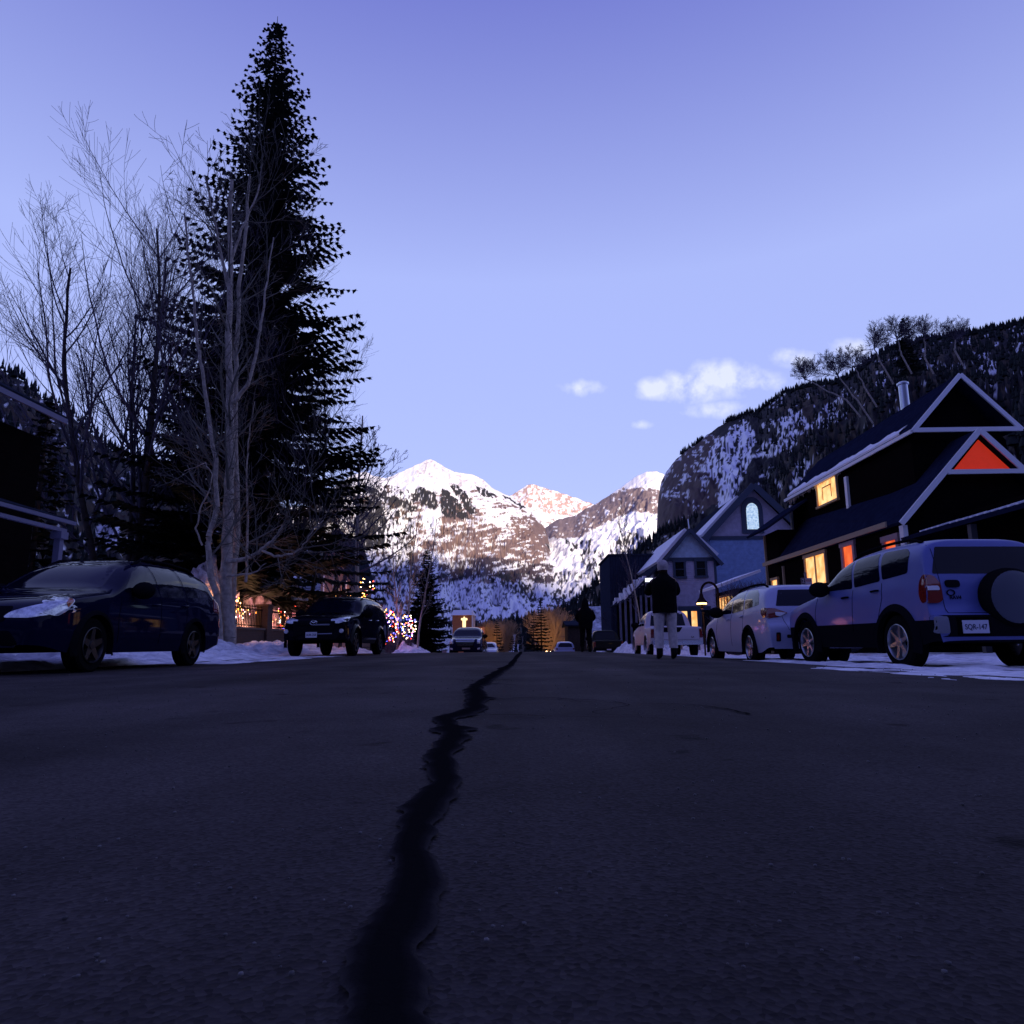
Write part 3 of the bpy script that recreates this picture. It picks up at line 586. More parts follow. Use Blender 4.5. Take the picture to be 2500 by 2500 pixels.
# grey multi-stem clump in front of the spruce, drawn stem by stem
GY = 21.7; root = empty('bare_tree', tuple(atY(548, 1450, GY))[:2] + (gf(-9, GY),), 'pale grey barked clump of trunks rising in front of the big spruce', 'tree'); segs = []; rs = np.random.RandomState(5)
def stem(pl, r0, r1, Y0, Y1, kids=10, lev=0, kl=2.2):
    P = []; n = len(pl)
    for i, (px, py) in enumerate(pl): P.append(np.array(atY(px, py, Y0 + (Y1 - Y0) * i / (n - 1))))
    Q = []
    for i in range(n - 1):
        for k in range(4): Q.append(P[i] + (P[i + 1] - P[i]) * k / 4 + (rs.rand(3) - .5) * .05)
    Q.append(P[-1]); m = len(Q) - 1
    for i in range(m): segs.append((*Q[i], *Q[i + 1], r0 + (r1 - r0) * i / m, r0 + (r1 - r0) * (i + 1) / m, lev))
    for k in range(kids):
        i = int(m * (.2 + .78 * (k + rs.rand()) / kids)); i = min(i, m - 1); d = Q[i + 1] - Q[i]; d /= np.linalg.norm(d); a = (rs.rand(3) - .5); a[1] *= .7
        pp = np.cross(d, a); pp /= np.linalg.norm(pp); g = .6 + .5 * rs.rand()
        grow(segs, Q[i], d * math.cos(g) + pp * math.sin(g), kl * (.6 + .8 * rs.rand()), max(.02, (r0 + (r1 - r0) * i / m) * .38), 1, 3, rs, up=.35, wob=.35, kids=(5, 5, 4), ang=.7, shrink=.6, minr=.006)
stem([(560, 1602), (552, 1430), (556, 1300), (560, 1180), (562, 1050), (560, 950), (558, 820), (563, 686), (560, 560), (566, 440)], .20, .06, GY, GY, 18)
stem([(566, 1600), (566, 1450), (578, 1300), (576, 1150), (574, 1000), (577, 860), (584, 700), (600, 560), (610, 430)], .13, .045, GY + .4, GY + .8, 12)
stem([(540, 1602), (530, 1450), (512, 1400), (508, 1330), (516, 1290), (530, 1240), (526, 1120), (508, 1010), (492, 900), (480, 820), (474, 740), (462, 640), (450, 520)], .11, .03, GY - .3, GY - .6, 14)
stem([(560, 1000), (578, 975), (610, 930), (628, 850), (640, 770), (652, 690), (668, 580)], .08, .02, GY, GY - .4, 8)
stem([(552, 1372), (585, 1368), (612, 1360), (640, 1340), (665, 1322), (680, 1302), (695, 1280)], .075, .025, GY - .2, GY - 1.4, 7)
stem([(640, 1345), (670, 1358), (705, 1355), (735, 1340), (760, 1300), (790, 1270)], .04, .012, GY - .8, GY - 2.2, 5)
stem([(556, 1408), (590, 1402), (625, 1396), (650, 1375)], .04, .012, GY - .2, GY - 1.2, 4)
stem([(600, 1420), (604, 1350), (606, 1250), (600, 1150), (608, 1060), (622, 980)], .05, .015, GY + .6, GY + .9, 6)
stem([(492, 1330), (478, 1290), (490, 1240), (510, 1200), (520, 1160), (500, 1130), (450, 1150)], .03, .01, GY - .5, GY - 1, 5)
stem([(555, 700), (540, 620), (520, 520), (500, 430)], .06, .02, GY, GY - .5, 8); stem([(563, 640), (590, 560), (630, 470), (640, 400)], .05, .02, GY, GY + .5, 8)
split_tree(root, segs, BARK, TWIGG)
# bare trees against the sky
kb = dict(maxlev=3, ang=.62, shrink=.5, minr=.0055, up=.30, wob=.16)
bare_tree('bare_tree', -16.3, 29.0, 17.8, 'large bare tree with several dark stems against the sky at the left', None, 21, stems=4, spread=.24, kids=(17, 10, 8), r=.16, lean=(-.10, 0), **kb)
bare_tree('bare_tree', -13.4, 29.5, 18.5, 'straight bare tree with one dark trunk left of the tallest spruce', None, 22, stems=2, spread=.07, kids=(17, 10, 8), r=.17, **kb)
bare_tree('bare_tree', -10.6, 33.0, 13.6, 'fine twigged bare tree showing past the right side of the tallest spruce', None, 23, stems=3, spread=.20, kids=(17, 11, 8), r=.12, lean=(.0, 0), **kb)
bare_tree('bare_tree', -11.6, 45.0, 13.9, 'slim bare tree left of the pointed bare tree, beside the tallest spruce', None, 24, stems=2, spread=.05, kids=(14, 8, 6), r=.13, maxlev=3, ang=.62, shrink=.38, minr=.012, up=.4, wob=.2)
bare_tree('bare_tree', -9.9, 43.0, 14.6, 'pointed bare tree with a mottled trunk standing over the dark four wheel drive', None, 25, stems=1, kids=(26, 7, 5), r=.17, maxlev=3, ang=.95, shrink=.30, minr=.012, up=.35, wob=.16, tm=BARK)
for i, (px, Y, h, l) in enumerate([(968, 47, 7.6, 'young brown twigged aspen left of the lone spruce, left one of its group'), (992, 50, 10.2, 'tallest young aspen with a pale trunk in front of the lone spruce'), (1020, 46, 9.0, 'thin pale aspen trunk in front of the lone spruce')]):
    bare_tree('aspen_tree', (px - 1275) / (FPX / Y), Y, h, l, 'young aspens by the lit bushes', 31 + i, stems=1, kids=(18, 7, 5), r=.075, maxlev=3, ang=.75, shrink=.24, minr=.010, up=.45, wob=.16, tm=BARK, wm=TWIGB if i < 2 else TWIGG)
for px, Y, h, rr, l in [(1211, 112, 6.4, 1.5, 'small dark spruce between brown bare trees down the street'), (1318, 100, 8.6, 2.1, 'tall dark spruce right of the snowy far road'), (1300, 96, 5.8, 1.9, 'lower dark spruce right of the snowy far road'), (1183, 135, 6.0, 1.6, 'small dark spruce behind the white car'), (1248, 140, 5.6, 1.4, 'little dark spruce left of the snowy far road')]:
    spruce('spruce_tree', (px - 1275) / (FPX / Y), Y, h, rr, l, 'small spruces down the street', int(px), leaf=.4, whorl=.5, dens=.7)
# saplings on the right
for px, Y, h, l, sd in [(1563, 46, 9.4, 'tall thin bare sapling beside the dark corrugated building', 51), (1533, 60, 7.6, 'bare bushy sapling left of the dark corrugated building', 52), (1495, 66, 7.0, 'leafless grey sapling in front of the white slope', 53), (1428, 92, 7.2, 'small round headed bare tree behind the dark figure', 54)]:
    bare_tree('bare_sapling', (px - 1275) / (FPX / Y), Y, h, l, 'thin bare saplings on the right', sd, stems=2 if sd in (52, 53) else 1, spread=.14, kids=(13, 6, 4), r=.06, maxlev=3, ang=.5, shrink=.30, minr=.012, up=.5, wob=.18, tm=BARK, wm=TWIG)
# trees on the rise behind the dark house
p = atY(2218, 905, 62); spruce('spruce_tree', p.x, p.y, 5.6, 1.3, 'small pointed dark conifer on the skyline above the dark house', None, 71, z=p.z - .4, leaf=.3, whorl=.35)
# shrubs
def shrub(x, y, w, h, label, seed, wm=TWIG, cat='shrub', group=None, n=60, mr=.005, name='bare_shrub'):
    z = gf(x, y); rs = np.random.RandomState(seed); root = empty(name, (x, y, z), label, cat, group); segs = []
    for k in range(n):
        a = rs.rand() * 2 * PI; q = rs.rand() ** .5 * .25 * w; d = V3(math.cos(a) * w * .9 * rs.rand(), math.sin(a) * w * .9 * rs.rand(), h); L = np.linalg.norm(d) * .8; d /= np.linalg.norm(d)
        grow(segs, V3(x + q * math.cos(a), y + q * math.sin(a), z), d, L, max(.014, mr * 1.5), 0, 2, rs, up=.2, wob=.3, kids=(6, 4), ang=.6, shrink=.4, minr=mr)
    s = np.array(segs); V, Fq = prisms(s, 3); npmesh('twigs', V, Fq, wm, root, smooth=False); return root
puff = [((2160, 905), (2133, 848), 40, 'rounded bare crown on the ridge, second left of the little dark conifer'), ((2205, 880), (2190, 826), 40, 'rounded bare crown touching the left side of the small dark conifer'), ((2258, 880), (2258, 826), 42, 'rounded bare crown just right of the small dark conifer'), ((2330, 860), (2332, 826), 34, 'rounded bare crown farthest right on the ridge above the dark house'),
        ((2110, 1000), (2045, 915), 44, 'leaning bare tree with a puffy crown over the hillside snow patches'), ((2080, 985), (1965, 925), 42, 'leaning bare tree with a puffy crown farthest left on the ridge'), ((2120, 960), (2085, 895), 36, 'puffy bare crown between the leaning trees and the ridge conifer')]
for i, (p0, p1, rp, l) in enumerate(puff):
    Y = 58; A_ = np.array(atY(*p0, Y)); B_ = np.array(atY(*p1, Y)); rs = np.random.RandomState(160 + i); root = empty('bare_tree', tuple(A_), l, 'tree', 'bare trees on the hill behind the dark house'); segs = []; rm = rp / 25.5; n_ = 8; prev = A_ + V3(.6, 0, -1.2)
    for k in range(1, n_ + 1):
        q = A_ + (B_ - A_) * k / n_ + (rs.rand(3) - .5) * .12; segs.append((*prev, *q, .075 - .03 * k / n_, .072 - .03 * k / n_, 0)); prev = q
    for k in range(11):
        a = rs.rand() * 2 * PI; e = .15 + 1.2 * rs.rand(); d = V3(math.cos(a) * math.cos(e), math.sin(a) * math.cos(e), math.sin(e)); grow(segs, B_ - V3(0, 0, .15 * rs.rand()), d, rm * (1.05 + .35 * rs.rand()), .028, 1, 3, rs, up=.35, wob=.4, kids=(8, 12, 10), ang=.8, shrink=.48, minr=.009)
    split_tree(root, segs, BARK, TWIG)
shrub(12.6, 40.0, 1.9, 4.4, 'large dark rounded shrub between the blue house and the dark house', 81, n=150)
shrub(10.9, 38.0, 1.3, 2.6, 'low twiggy shrub beside the gooseneck lamp', 82, n=70)
# street trees far down the road
far = [(1165, 150, 6.4, 9.0, 'large pale bare tree beyond the parked cars on the left of the far street', TWIGG), (1192, 130, 6.0, 6.6, 'rusty brown bare tree on the left of the far street', TWIGB), (1225, 150, 8.0, 7.5, 'taller brown bare tree on the left of the far street', TWIGB),
       (1338, 118, 7.6, 7.0, 'orange lit bare tree on the right of the far street', TWIGB), (1362, 125, 5.6, 6.0, 'smaller brown bare tree beside the snow roofed hall', TWIGB)]
for i, (px, Y, h, w, l, wm) in enumerate(far):
    shrub((px - 1275) / (FPX / Y), Y, w * .36, h + 2.4, l, 41 + i, wm, 'tree', 'bare trees lining the far street', n=150, mr=.016, name='street_tree')
# ================================================================== BUILDINGS
TR = mat('blue_trim', (.035, .05, .085), .6); WTRIM = mat('white_trim', (.80, .82, .85), .6); DKW = stripes('dark_siding', (.006, .005, .005), 'Z', .16, .02)
DROOF = stripes('dark_metal_roof', (.013, .017, .040), 'Y', .32, .03, .55, 'SEAM', var=.2); LAV = stripes('lavender_siding', (.42, .38, .47), 'Z', .15, .025); BLU = stripes('blue_siding', (.22, .31, .50), 'Z', .13, .02); PALE = stripes('pale_gable_siding', (.46, .58, .70), 'Z', .13, .02)
SNW = mat('roof_snow', (.78, .79, .84), .85, bump=(3, .6, .06)); SHG = mat('dark_shingle', (.025, .03, .045), .85, var=(5, .4))
def emat(name, c1, c2, st, sc=1.2):
    M = mat(name, c1, .5, emis=c1, estr=st); t = M.node_tree; b = t.nodes['Principled BSDF']; o = N(t, 'ShaderNodeTexCoord'); n = N(t, 'ShaderNodeTexNoise'); n.inputs['Scale'].default_value = sc; n.inputs['Detail'].default_value = 3; L_(t, o.outputs['Object'], n.inputs['Vector'])
    r = N(t, 'ShaderNodeValToRGB'); r.color_ramp.elements[0].position = .38; r.color_ramp.elements[1].position = .6; r.color_ramp.elements[0].color = (*c2, 1); r.color_ramp.elements[1].color = (*c1, 1); L_(t, n.outputs[0], r.inputs[0]); L_(t, r.outputs[0], b.inputs['Emission Color']); return M
GLOW = emat('warm_window', (1, .66, .25), (1, .36, .07), .52, 2.2); GLOWR = emat('red_window', (.95, .16, .03), (.6, .06, .01), .45, 2.0); GLASSD = mat('dark_glass', (.01, .012, .014), .08, spec=.6); GLOWC = emat('church_window', (.75, .95, 1.0), (.25, .42, .55), .33, 7)
def win(parent, c, ax, w, h, fm, gm, fw=.12, mull=0, rail=None, fd=.08, name='window', out=-1):
    """framed window on a wall facing -x ('x') or -y ('y'); c = centre of opening on the wall face"""
    cx, cy, cz = c; F = MB(); P = MB()
    def bx(m, a0, a1, z0, z1, d0, d1):
        if ax == 'x': m.box(cx + out * d1, cx + out * d0, cy + a0, cy + a1, cz + z0, cz + z1)
        else: m.box(cx + a0, cx + a1, cy + out * d1, cy + out * d0, cz + z0, cz + z1)
    if out > 0: pass
    W2, H2 = w / 2, h / 2
    bx(F, -W2 - fw, -W2, -H2, H2, -.02, fd); bx(F, W2, W2 + fw, -H2, H2, -.02, fd); bx(F, -W2 - fw - .04, W2 + fw + .04, H2, H2 + fw * 1.2, -.02, fd + .02); bx(F, -W2 - fw - .04, W2 + fw + .04, -H2 - fw, -H2, -.02, fd + .05)
    for k in range(mull): a = -W2 + w * (k + 1) / (mull + 1); bx(F, a - .045, a + .045, -H2, H2, .0, fd - .015)
    if rail is not None: bx(F, -W2, W2, -H2 + h * rail - .025, -H2 + h * rail + .025, .0, fd - .03)
    f = F.build(name, fm, parent); bx(P, -W2, W2, -H2, H2, .004, .02); P.build('pane', gm, f); return f
def gable(xl, xr, ze, za, y): xm = (xl + xr) / 2; return [(xl, y, ze), (xr, y, ze), (xm, y, za)]

# ---- dark two storey house on the right -------------------------------------------------
# key points measured once and used as plain metres
b = empty('house', (14.5, 28.5, gf(12, 28)), 'dark wooden house with steep metal roofs, white gable trim and lit orange windows', 'house')
XE, XW = 11.55, 12.2; Y0, Y1 = 22.7, 34.2
A = atY(2203, 1275, Y0); Ap = atY(2390, 1046, Y0); ZE = 4.05; ZA = Ap.z; XA = Ap.x; XR = 2 * XA - A.x
gz0 = gf(13, 28) - .3
w = MB(); w.box(XW, XR - .4, Y0 + .25, Y1, gz0, ZE - .02)
w.prism([(XW, ZE - .03), (XR - .4, ZE - .03), (XA, ZA - .45)], 'y', Y0 + .28, Y1)
w.build('wall', DKW, b)
# upper storey
UXL = 13.0; UA = atY(2338, 914, 24.0); UL = atY(2222, 1049, 24.0); UZE = 7.1; UZA = UA.z; UXA = UA.x; UXR = 2 * UXA - UL.x
w = MB(); w.box(UXL + .5, UXR - .3, 24.3, 35.6, ZE, UZE - .02); w.prism([(UXL + .5, UZE - .03), (UXR - .3, UZE - .03), (UXA, UZA - .35)], 'y', 24.3, 35.6); w.build('upper_wall', DKW, b)
w = MB(); w.slab([(UL.x, 23.9, UL.z), (UXA, 23.9, UZA), (UXA, 36.0, UZA), (UL.x, 36.0, UL.z)], -.12); w.slab([(UXA, 23.9, UZA), (UXR, 23.9, UL.z), (UXR, 36.0, UL.z), (UXA, 36.0, UZA)], -.12); r1 = w.build('upper_roof', DROOF, b)
w = MB(); w.slab([(A.x - .05, Y0, ZE - .05 + .0), (XA, Y0, ZA), (XA, 25.0, ZA), (XA - .45, 28, ZA - .5), (UXL + .52, 33.9, 6.0), (UXL + .52, 34.6, 5.9), (A.x - .05, 34.6, ZE - .05)], -.10); w.slab([(XA, Y0, ZA), (XR, Y0, ZE), (XR, 24.2, ZE), (XA, 24.2, ZA)], -.10); r2 = w.build('lower_roof', DROOF, b)
# white rake boards and fascias
T = MB()
def rake(p, q, wd=.24, t=.05): T.beam(p, q, t, wd, up=(0, 0, 1))
yb = Y0 - .03
T.beam((A.x - .05, yb, ZE - .12), (XA, yb, ZA - .06), .06, .18); T.beam((XA, yb - .002, ZA - .06), (XR, yb - .002, ZE - .12), .06, .18)
hz = atY(2380, 1152, Y0).z; xl = atY(2312, 1152, Y0).x; T.beam((xl, yb - .004, hz), (2 * XA - xl, yb - .004, hz), .07, .15)
yu = 23.86; T.beam((UL.x, yu, UL.z - .1), (UXA, yu, UZA - .06), .06, .15); T.beam((UXA, yu - .002, UZA - .06), (UXR, yu - .002, UL.z - .1), .06, .15); T.beam((UL.x, yu - .004, UL.z - .06), (UXR, yu - .004, UL.z - .06), .07, .15)
T.beam((UL.x - .04, yu, UL.z - .1), (UL.x - .04, 36.0, UL.z - .1), .06, .13)
T.build('gable_trim', WTRIM, b)
for q in ((UXL + .40, UXL + .52, 29.2, 29.42, 5.3, UZE - .12), (XW - .09, XW + .06, Y0 + .1, Y0 + .34, ZE - .8, ZE - .15), (UXL + .4, UXL + .52, 35.5, 35.68, 5.4, UZE - .12)): T = MB(); T.box(*q); T.build('corner_board', WTRIM, b)
T = MB(); T.beam((XE - .02, Y0, ZE - .14), (XE - .02, 34.6, ZE - .14), .06, .17); T.beam((XW - .045, 33.7, gz0 + .2), (XW - .045, 33.7, ZE - .3), .09, .09); T.beam((XW - .05, 35.95, gz0 + .2), (XW - .05, 35.95, 5.5), .1, .1); T.build('eave_fascia', mat('tan_trim', (.30, .23, .15), .7), b)
red = MB(); rz0 = hz + .12; f = (ZA - .30 - rz0) / (ZA - ZE); hw = (XR - A.x) / 2 * f * .92; red.slab([(XA - hw, Y0 + .1, rz0), (XA + hw, Y0 + .1, rz0), (XA, Y0 + .1, ZA - .35)], -.05); red.build('red_gable_panel', mat('glowing_red_panel', (.85, .04, .012), .6, var=(2, .12), emis=(1, .05, .008), estr=.14), b)  # red panel is given a faint glow of its own
# far end wing with its own skirt roof
w = MB(); w.box(XW, XW + 3, 34.21, 36.0, gz0, 5.55); w.build('end_wall', DKW, b)
w = MB(); w.slab([(XE - .1, 33.6, 5.55), (UXL + .5, 33.6, 6.95), (UXL + .5, 36.6, 6.95), (XE - .1, 36.6, 5.55)], -.1); w.build('end_roof', DROOF, b)
# porch roof in front of the near gable
w = MB(); w.slab([(11.9, 15.5, 3.45), (14.8, 15.5, 4.35), (14.8, 22.6, 4.35), (11.9, 22.6, 3.45)], -.10); w.build('porch_roof', DROOF, b)
for yy in (16.0, 19.2, 22.3): w = MB(); w.box(12.0, 12.16, yy, yy + .16, gz0, 3.34); w.build('porch_post', mat('dark_post', (.05, .05, .06), .7), b)
w = MB(); w.box(13.8, 17.5, 15.5, Y0 + .2, gz0, 4.2); w.build('porch_wall', DKW, b)
def strip(x0, z0, x1, z1, y0, y1, t, n, seed, name, thr=.5):
    m2 = MB(); rs = random.Random(seed)
    ys_ = [y0 + (y1 - y0) * i / n for i in range(n + 1)]; prev = None
    for yy in ys_:
        k = .35 + .65 * float(fb(yy * 1.3, seed * 1.0, seed)); k2 = max(.02, k)
        a = (x0, yy, z0); bb = (x0 + (x1 - x0) * k2, yy, z0 + (z1 - z0) * k2); c1 = (bb[0], yy, bb[2] + .02); d1 = (x0 - .01, yy, z0 + t * (.5 + k))
        md = ((a[0] + bb[0]) / 2, yy, (a[2] + bb[2]) / 2 + t * 1.3 * k); cur = [a, bb, c1, md, d1]
        if prev: 
            for i in range(5): m2.add([prev[i], prev[(i + 1) % 5], cur[(i + 1) % 5], cur[i]], [(0, 1, 2, 3)])
        prev = cur
    return m2.build(name, SNW, b, smooth=True)
strip(UL.x + .05, UL.z + .02, UL.x + .55, UL.z + .62, 24.8, 35.8, .10, 60, 3, 'eave_snow')
ic = MB(); rs = random.Random(4)
for i in range(46):
    yy = 29.6 + i * .135 + rs.random() * .05; l = .06 + .26 * rs.random() ** 2; ic.tube([(UL.x + .0, yy, UL.z - .18), (UL.x, yy, UL.z - .18 - l)], [.016, .003], 5)
ic.build('icicles', mat('ice', (.75, .7, .6), .2, spec=.7), b)['kind'] = 'stuff'
# snow caught between the seams on the roof edges
def ribs(xa, za, xb, zb, y0, y1, n, L0, L1, seed, nm):
    m2 = MB(); rs = random.Random(seed); 
    for i in range(n):
        yy = y0 + (y1 - y0) * i / n; k = L0 + (L1 - L0) * rs.random()
        if rs.random() < .12: continue
        m2.hexa([(xa, yy, za + .01), (xa, yy + .10, za + .01), (xa, yy + .10, za + .045), (xa, yy, za + .045)], [(xa + (xb - xa) * k, yy, za + (zb - za) * k + .01), (xa + (xb - xa) * k, yy + .10, za + (zb - za) * k + .01), (xa + (xb - xa) * k, yy + .08, za + (zb - za) * k + .03), (xa + (xb - xa) * k, yy, za + (zb - za) * k + .03)])
    m2.build(nm, SNW, b)['kind'] = 'stuff'
ribs(A.x, ZE - .03, XA, ZA, 25.5, 34.4, 40, .08, .22, 6, 'roof_edge_snow'); ribs(11.95, 3.48, 14.8, 4.36, 17.2, 21.8, 15, .2, .6, 8, 'porch_snow')
ch = MB(); cb = atY(2214, 1000, 27.7); ch.lathe([(.17, cb.z - .9), (.17, cb.z + 1.02), (.22, cb.z + 1.03), (.22, cb.z + 1.10), (.16, cb.z + 1.14), (.001, cb.z + 1.2)], (cb.x - .05, 27.7, 0)); ch.build('chimney', mat('galvanised', (.55, .6, .7), .28, 1), r1, smooth='auto')
def wx(p0, p1, X, **k):   # window on wall plane x=X from two opposite pixel corners
    a = atX(*p0, X); c = atX(*p1, X); return (X, (a.y + c.y) / 2, (a.z + c.z) / 2), abs(a.y - c.y), abs(a.z - c.z)
c, w_, h_ = wx((1994, 1180), (2050, 1222), UXL + .5); win(b, c, 'x', w_ * .92, 1.0, mat('amber_frame', (.5, .33, .14), .6), GLOW, .09)
m2 = MB(); m2.box(UXL + .455, UXL + .47, c[1] - .45, c[1] - .40, c[2] - .3, c[2] + .28); m2.box(UXL + .455, UXL + .47, c[1] + .45, c[1] + .5, c[2] - .3, c[2] + .28); m2.box(UXL + .455, UXL + .47, c[1] - .40, c[1] + .45, c[2] + .23, c[2] + .28); m2.build('window_curtain', mat('curtain', (.45, .25, .08), .8), b)
TF = mat('tan_frame', (.38, .25, .13), .6)
win(b, (XW, 34.95, 1.95), 'x', .75, 2.5, TF, GLOW, .1, name='door')
win(b, (XW, 30.0, 2.4), 'x', 2.0, 2.75, TF, GLOW, .12, 1, .38)
PKF = mat('mauve_frame', (.33, .22, .24), .7)
win(b, (XW, 26.9, 2.55), 'x', .8, 2.45, PKF, GLOWR, .17, 0, .45); win(b, (XW, 23.75, 3.05), 'x', .72, .95, PKF, GLOWR, .16)
# lit shopfront behind the shrub, with its snowy awning
s2 = empty('shed', (12.6, 43, gf(12, 43)), 'low lit shopfront with a snowy awning behind the dark house', 'shop')
w = MB(); w.box(12.2, 16, 41.5, 46, gf(12, 43) - .3, 3.3); w.build('wall', DKW, s2); w = MB(); w.slab([(11.2, 41.2, 3.35), (13.6, 41.2, 4.2), (13.6, 46, 4.2), (11.2, 46, 3.35)], .16); w.build('roof', SNW, s2)
win(s2, (13.6, 41.5, 2.0), 'y', 2.6, 1.9, TF, GLOW, .1, 3); win(s2, (12.2, 43.6, 2.0), 'x', 3.2, 1.9, TF, GLOW, .1, 4)
GLOW2 = GLOW

# ---- lavender gabled house ----------------------------------------------------------
yA = 53.0; pl = atY(1619, 1364, yA); pr = atY(1749, 1357, yA); pa = atY(1677, 1287, yA); gA = gf(12, yA) - .3
b = empty('house', ((pl.x + pr.x) / 2, yA, gA), 'narrow lavender clapboard house with blue trim and two upper windows', 'house')
xl, xr, zev = pl.x + .12, pr.x - .1, 6.35; xa = (xl + xr) / 2; za = pa.z - .25
w = MB(); w.box(xl, xr, yA, yA + 11, gA, zev); w.build('wall', LAV, b); w = MB(); w.prism([(xl, zev), (xr, zev), (xa, za)], 'y', yA + .02, yA + 10.9); w.build('gable_wall', PALE, b)
o_ = .42; sl_ = (za - zev) / (xr - xa); w = MB(); w.slab([(xl - o_, yA - .35, zev - sl_ * o_ + .05), (xa, yA - .35, za + .1), (xa, yA + 11.3, za + .1), (xl - o_, yA + 11.3, zev - sl_ * o_ + .05)], -.1); w.slab([(xa, yA - .35, za + .1), (xr + o_, yA - .35, zev - sl_ * o_ + .05), (xr + o_, yA + 11.3, zev - sl_ * o_ + .05), (xa, yA + 11.3, za + .1)], -.1); rf = w.build('roof', SHG, b)
w = MB(); w.slab([(xl - o_ - .12, yA - .2, zev - sl_ * o_ + .1), (xa - .15, yA - .2, za + .0), (xa - .15, yA + 11.2, za + .0), (xl - o_ - .12, yA + 11.2, zev - sl_ * o_ + .1)], .22); w.slab([(xa + .5, yA + .1, za - .4), (xr + o_ * .4, yA + .1, zev + .2), (xr + o_ * .4, yA + 11.2, zev + .2), (xa + .5, yA + 11.2, za - .4)], .22); w.build('snow', SNW, rf)
T = MB()
T.beam((xl - o_, yA - .38, zev - sl_ * o_ - .05), (xa, yA - .38, za + .0), .08, .26); T.beam((xa, yA - .383, za + .0), (xr + o_, yA - .383, zev - sl_ * o_ - .05), .08, .26); T.box(xl - .02, xr + .02, yA - .05, yA + .02, zev - .18, zev + .08)
T.box(xl - .04, xl + .14, yA - .04, yA + .1, gA, zev - .18); T.box(xr - .14, xr + .04, yA - .04, yA + .1, gA, zev - .18); T.build('trim', TR, b)
for p0, p1 in (((1649, 1373), (1669, 1407)), ((1701, 1371), (1721, 1405))):
    a = atY(*p0, yA); c = atY(*p1, yA); win(b, ((a.x + c.x) / 2, yA, (a.z + c.z) / 2), 'y', .62, 1.05, TR, GLASSD, .16, 0, .5)
a = atY(1655, 1480, yA); c = atY(1735, 1480, yA); zt = a.z
w = MB(); w.box(a.x, c.x, yA - .06, yA, gA + .05, zt - .01); w.build('shopfront', TR, b)
for xx in (a.x + .42, a.x + 1.12): win(b, (xx, yA - .06, zt - 1.05), 'y', .42, 1.35, TR, GLOW, .06, name='door')
win(b, (a.x + 1.95, yA - .06, zt - 1.3), 'y', .6, 2.0, TR, GLASSD, .06, name='window')

# ---- blue church-like house ----------------------------------------------------------
yB = 57.5; pe = atY(1722, 1309, yB); pa = atY(1835, 1184, yB); gB = gf(14, yB) - .3; xa = pa.x; xl = pe.x; xr = 2 * xa - xl; ze = pe.z - .0; za = pa.z
b = empty('church', (xa, yB, gB), 'blue and lavender gabled building with an arched window and snowy roof', 'church')
w = MB(); w.box(xl + .35, xr - .35, yB, yB + 16, gB, ze - .1); w.build('wall', BLU, b); w = MB(); w.prism([(xl + .35, ze - .1), (xr - .35, ze - .1), (xa, za - .3)], 'y', yB + .01, yB + 15.9); w.build('gable_wall', LAV, b)
sl_ = (za - ze) / (xa - xl); w = MB(); w.slab([(xl - .3, yB - .45, ze - .3 * sl_), (xa, yB - .45, za), (xa, yB + 16.4, za), (xl - .3, yB + 16.4, ze - .3 * sl_)], -.15); w.slab([(xa, yB - .45, za), (xr + .3, yB - .45, ze - .3 * sl_), (xr + .3, yB + 16.4, ze - .3 * sl_), (xa, yB + 16.4, za)], -.15); rf = w.build('roof', SHG, b)
w = MB(); w.slab([(xl - .1, yB + .3, ze + .05), (xa - 1.0, yB + .3, za - 1.0 * sl_ + .12), (xa - 1.0, yB + 3.2, za - 1.0 * sl_ + .12), (xl - .1, yB + 6.2, ze + .05)], .2); w.build('snow', SNW, rf)
T = MB(); T.beam((xl - .3, yB - .5, ze - .3 * sl_ - .1), (xa, yB - .5, za - .1), .1, .5); T.beam((xa, yB - .505, za - .1), (xr + .3, yB - .505, ze - .3 * sl_ - .1), .1, .5); T.box(xl + .3, xr - .3, yB - .06, yB + .02, ze - .32, ze - .02); T.build('trim', TR, b)
cw = atY(1836, 1262, yB); 
def arch(cx, cz, w2, h0, h1, n=12):   # straight sides then pointed-round head
    P = [(cx - w2, cz - h0), (cx + w2, cz - h0), (cx + w2, cz + h1)]
    for i in range(1, n): t_ = PI * i / n; P.append((cx + w2 * math.cos(t_), cz + h1 + w2 * 1.25 * math.sin(t_)))
    P.append((cx - w2, cz + h1)); return P
w = MB(); w.prism(arch(cw.x, cw.z, .86, 1.35, .55), 'y', yB - .1, yB - .005); fr = w.build('window', TR, b); w = MB(); w.prism(arch(cw.x, cw.z - .02, .47, 1.0, .55), 'y', yB - .13, yB - .103); w.build('pane', GLOWC, fr)
w = MB(); w.tube([(14.2, yB + 3, 9.0), (14.1, yB + 3, 10.6)], .05, 6); w.build('vent_pipe', WTRIM, rf)

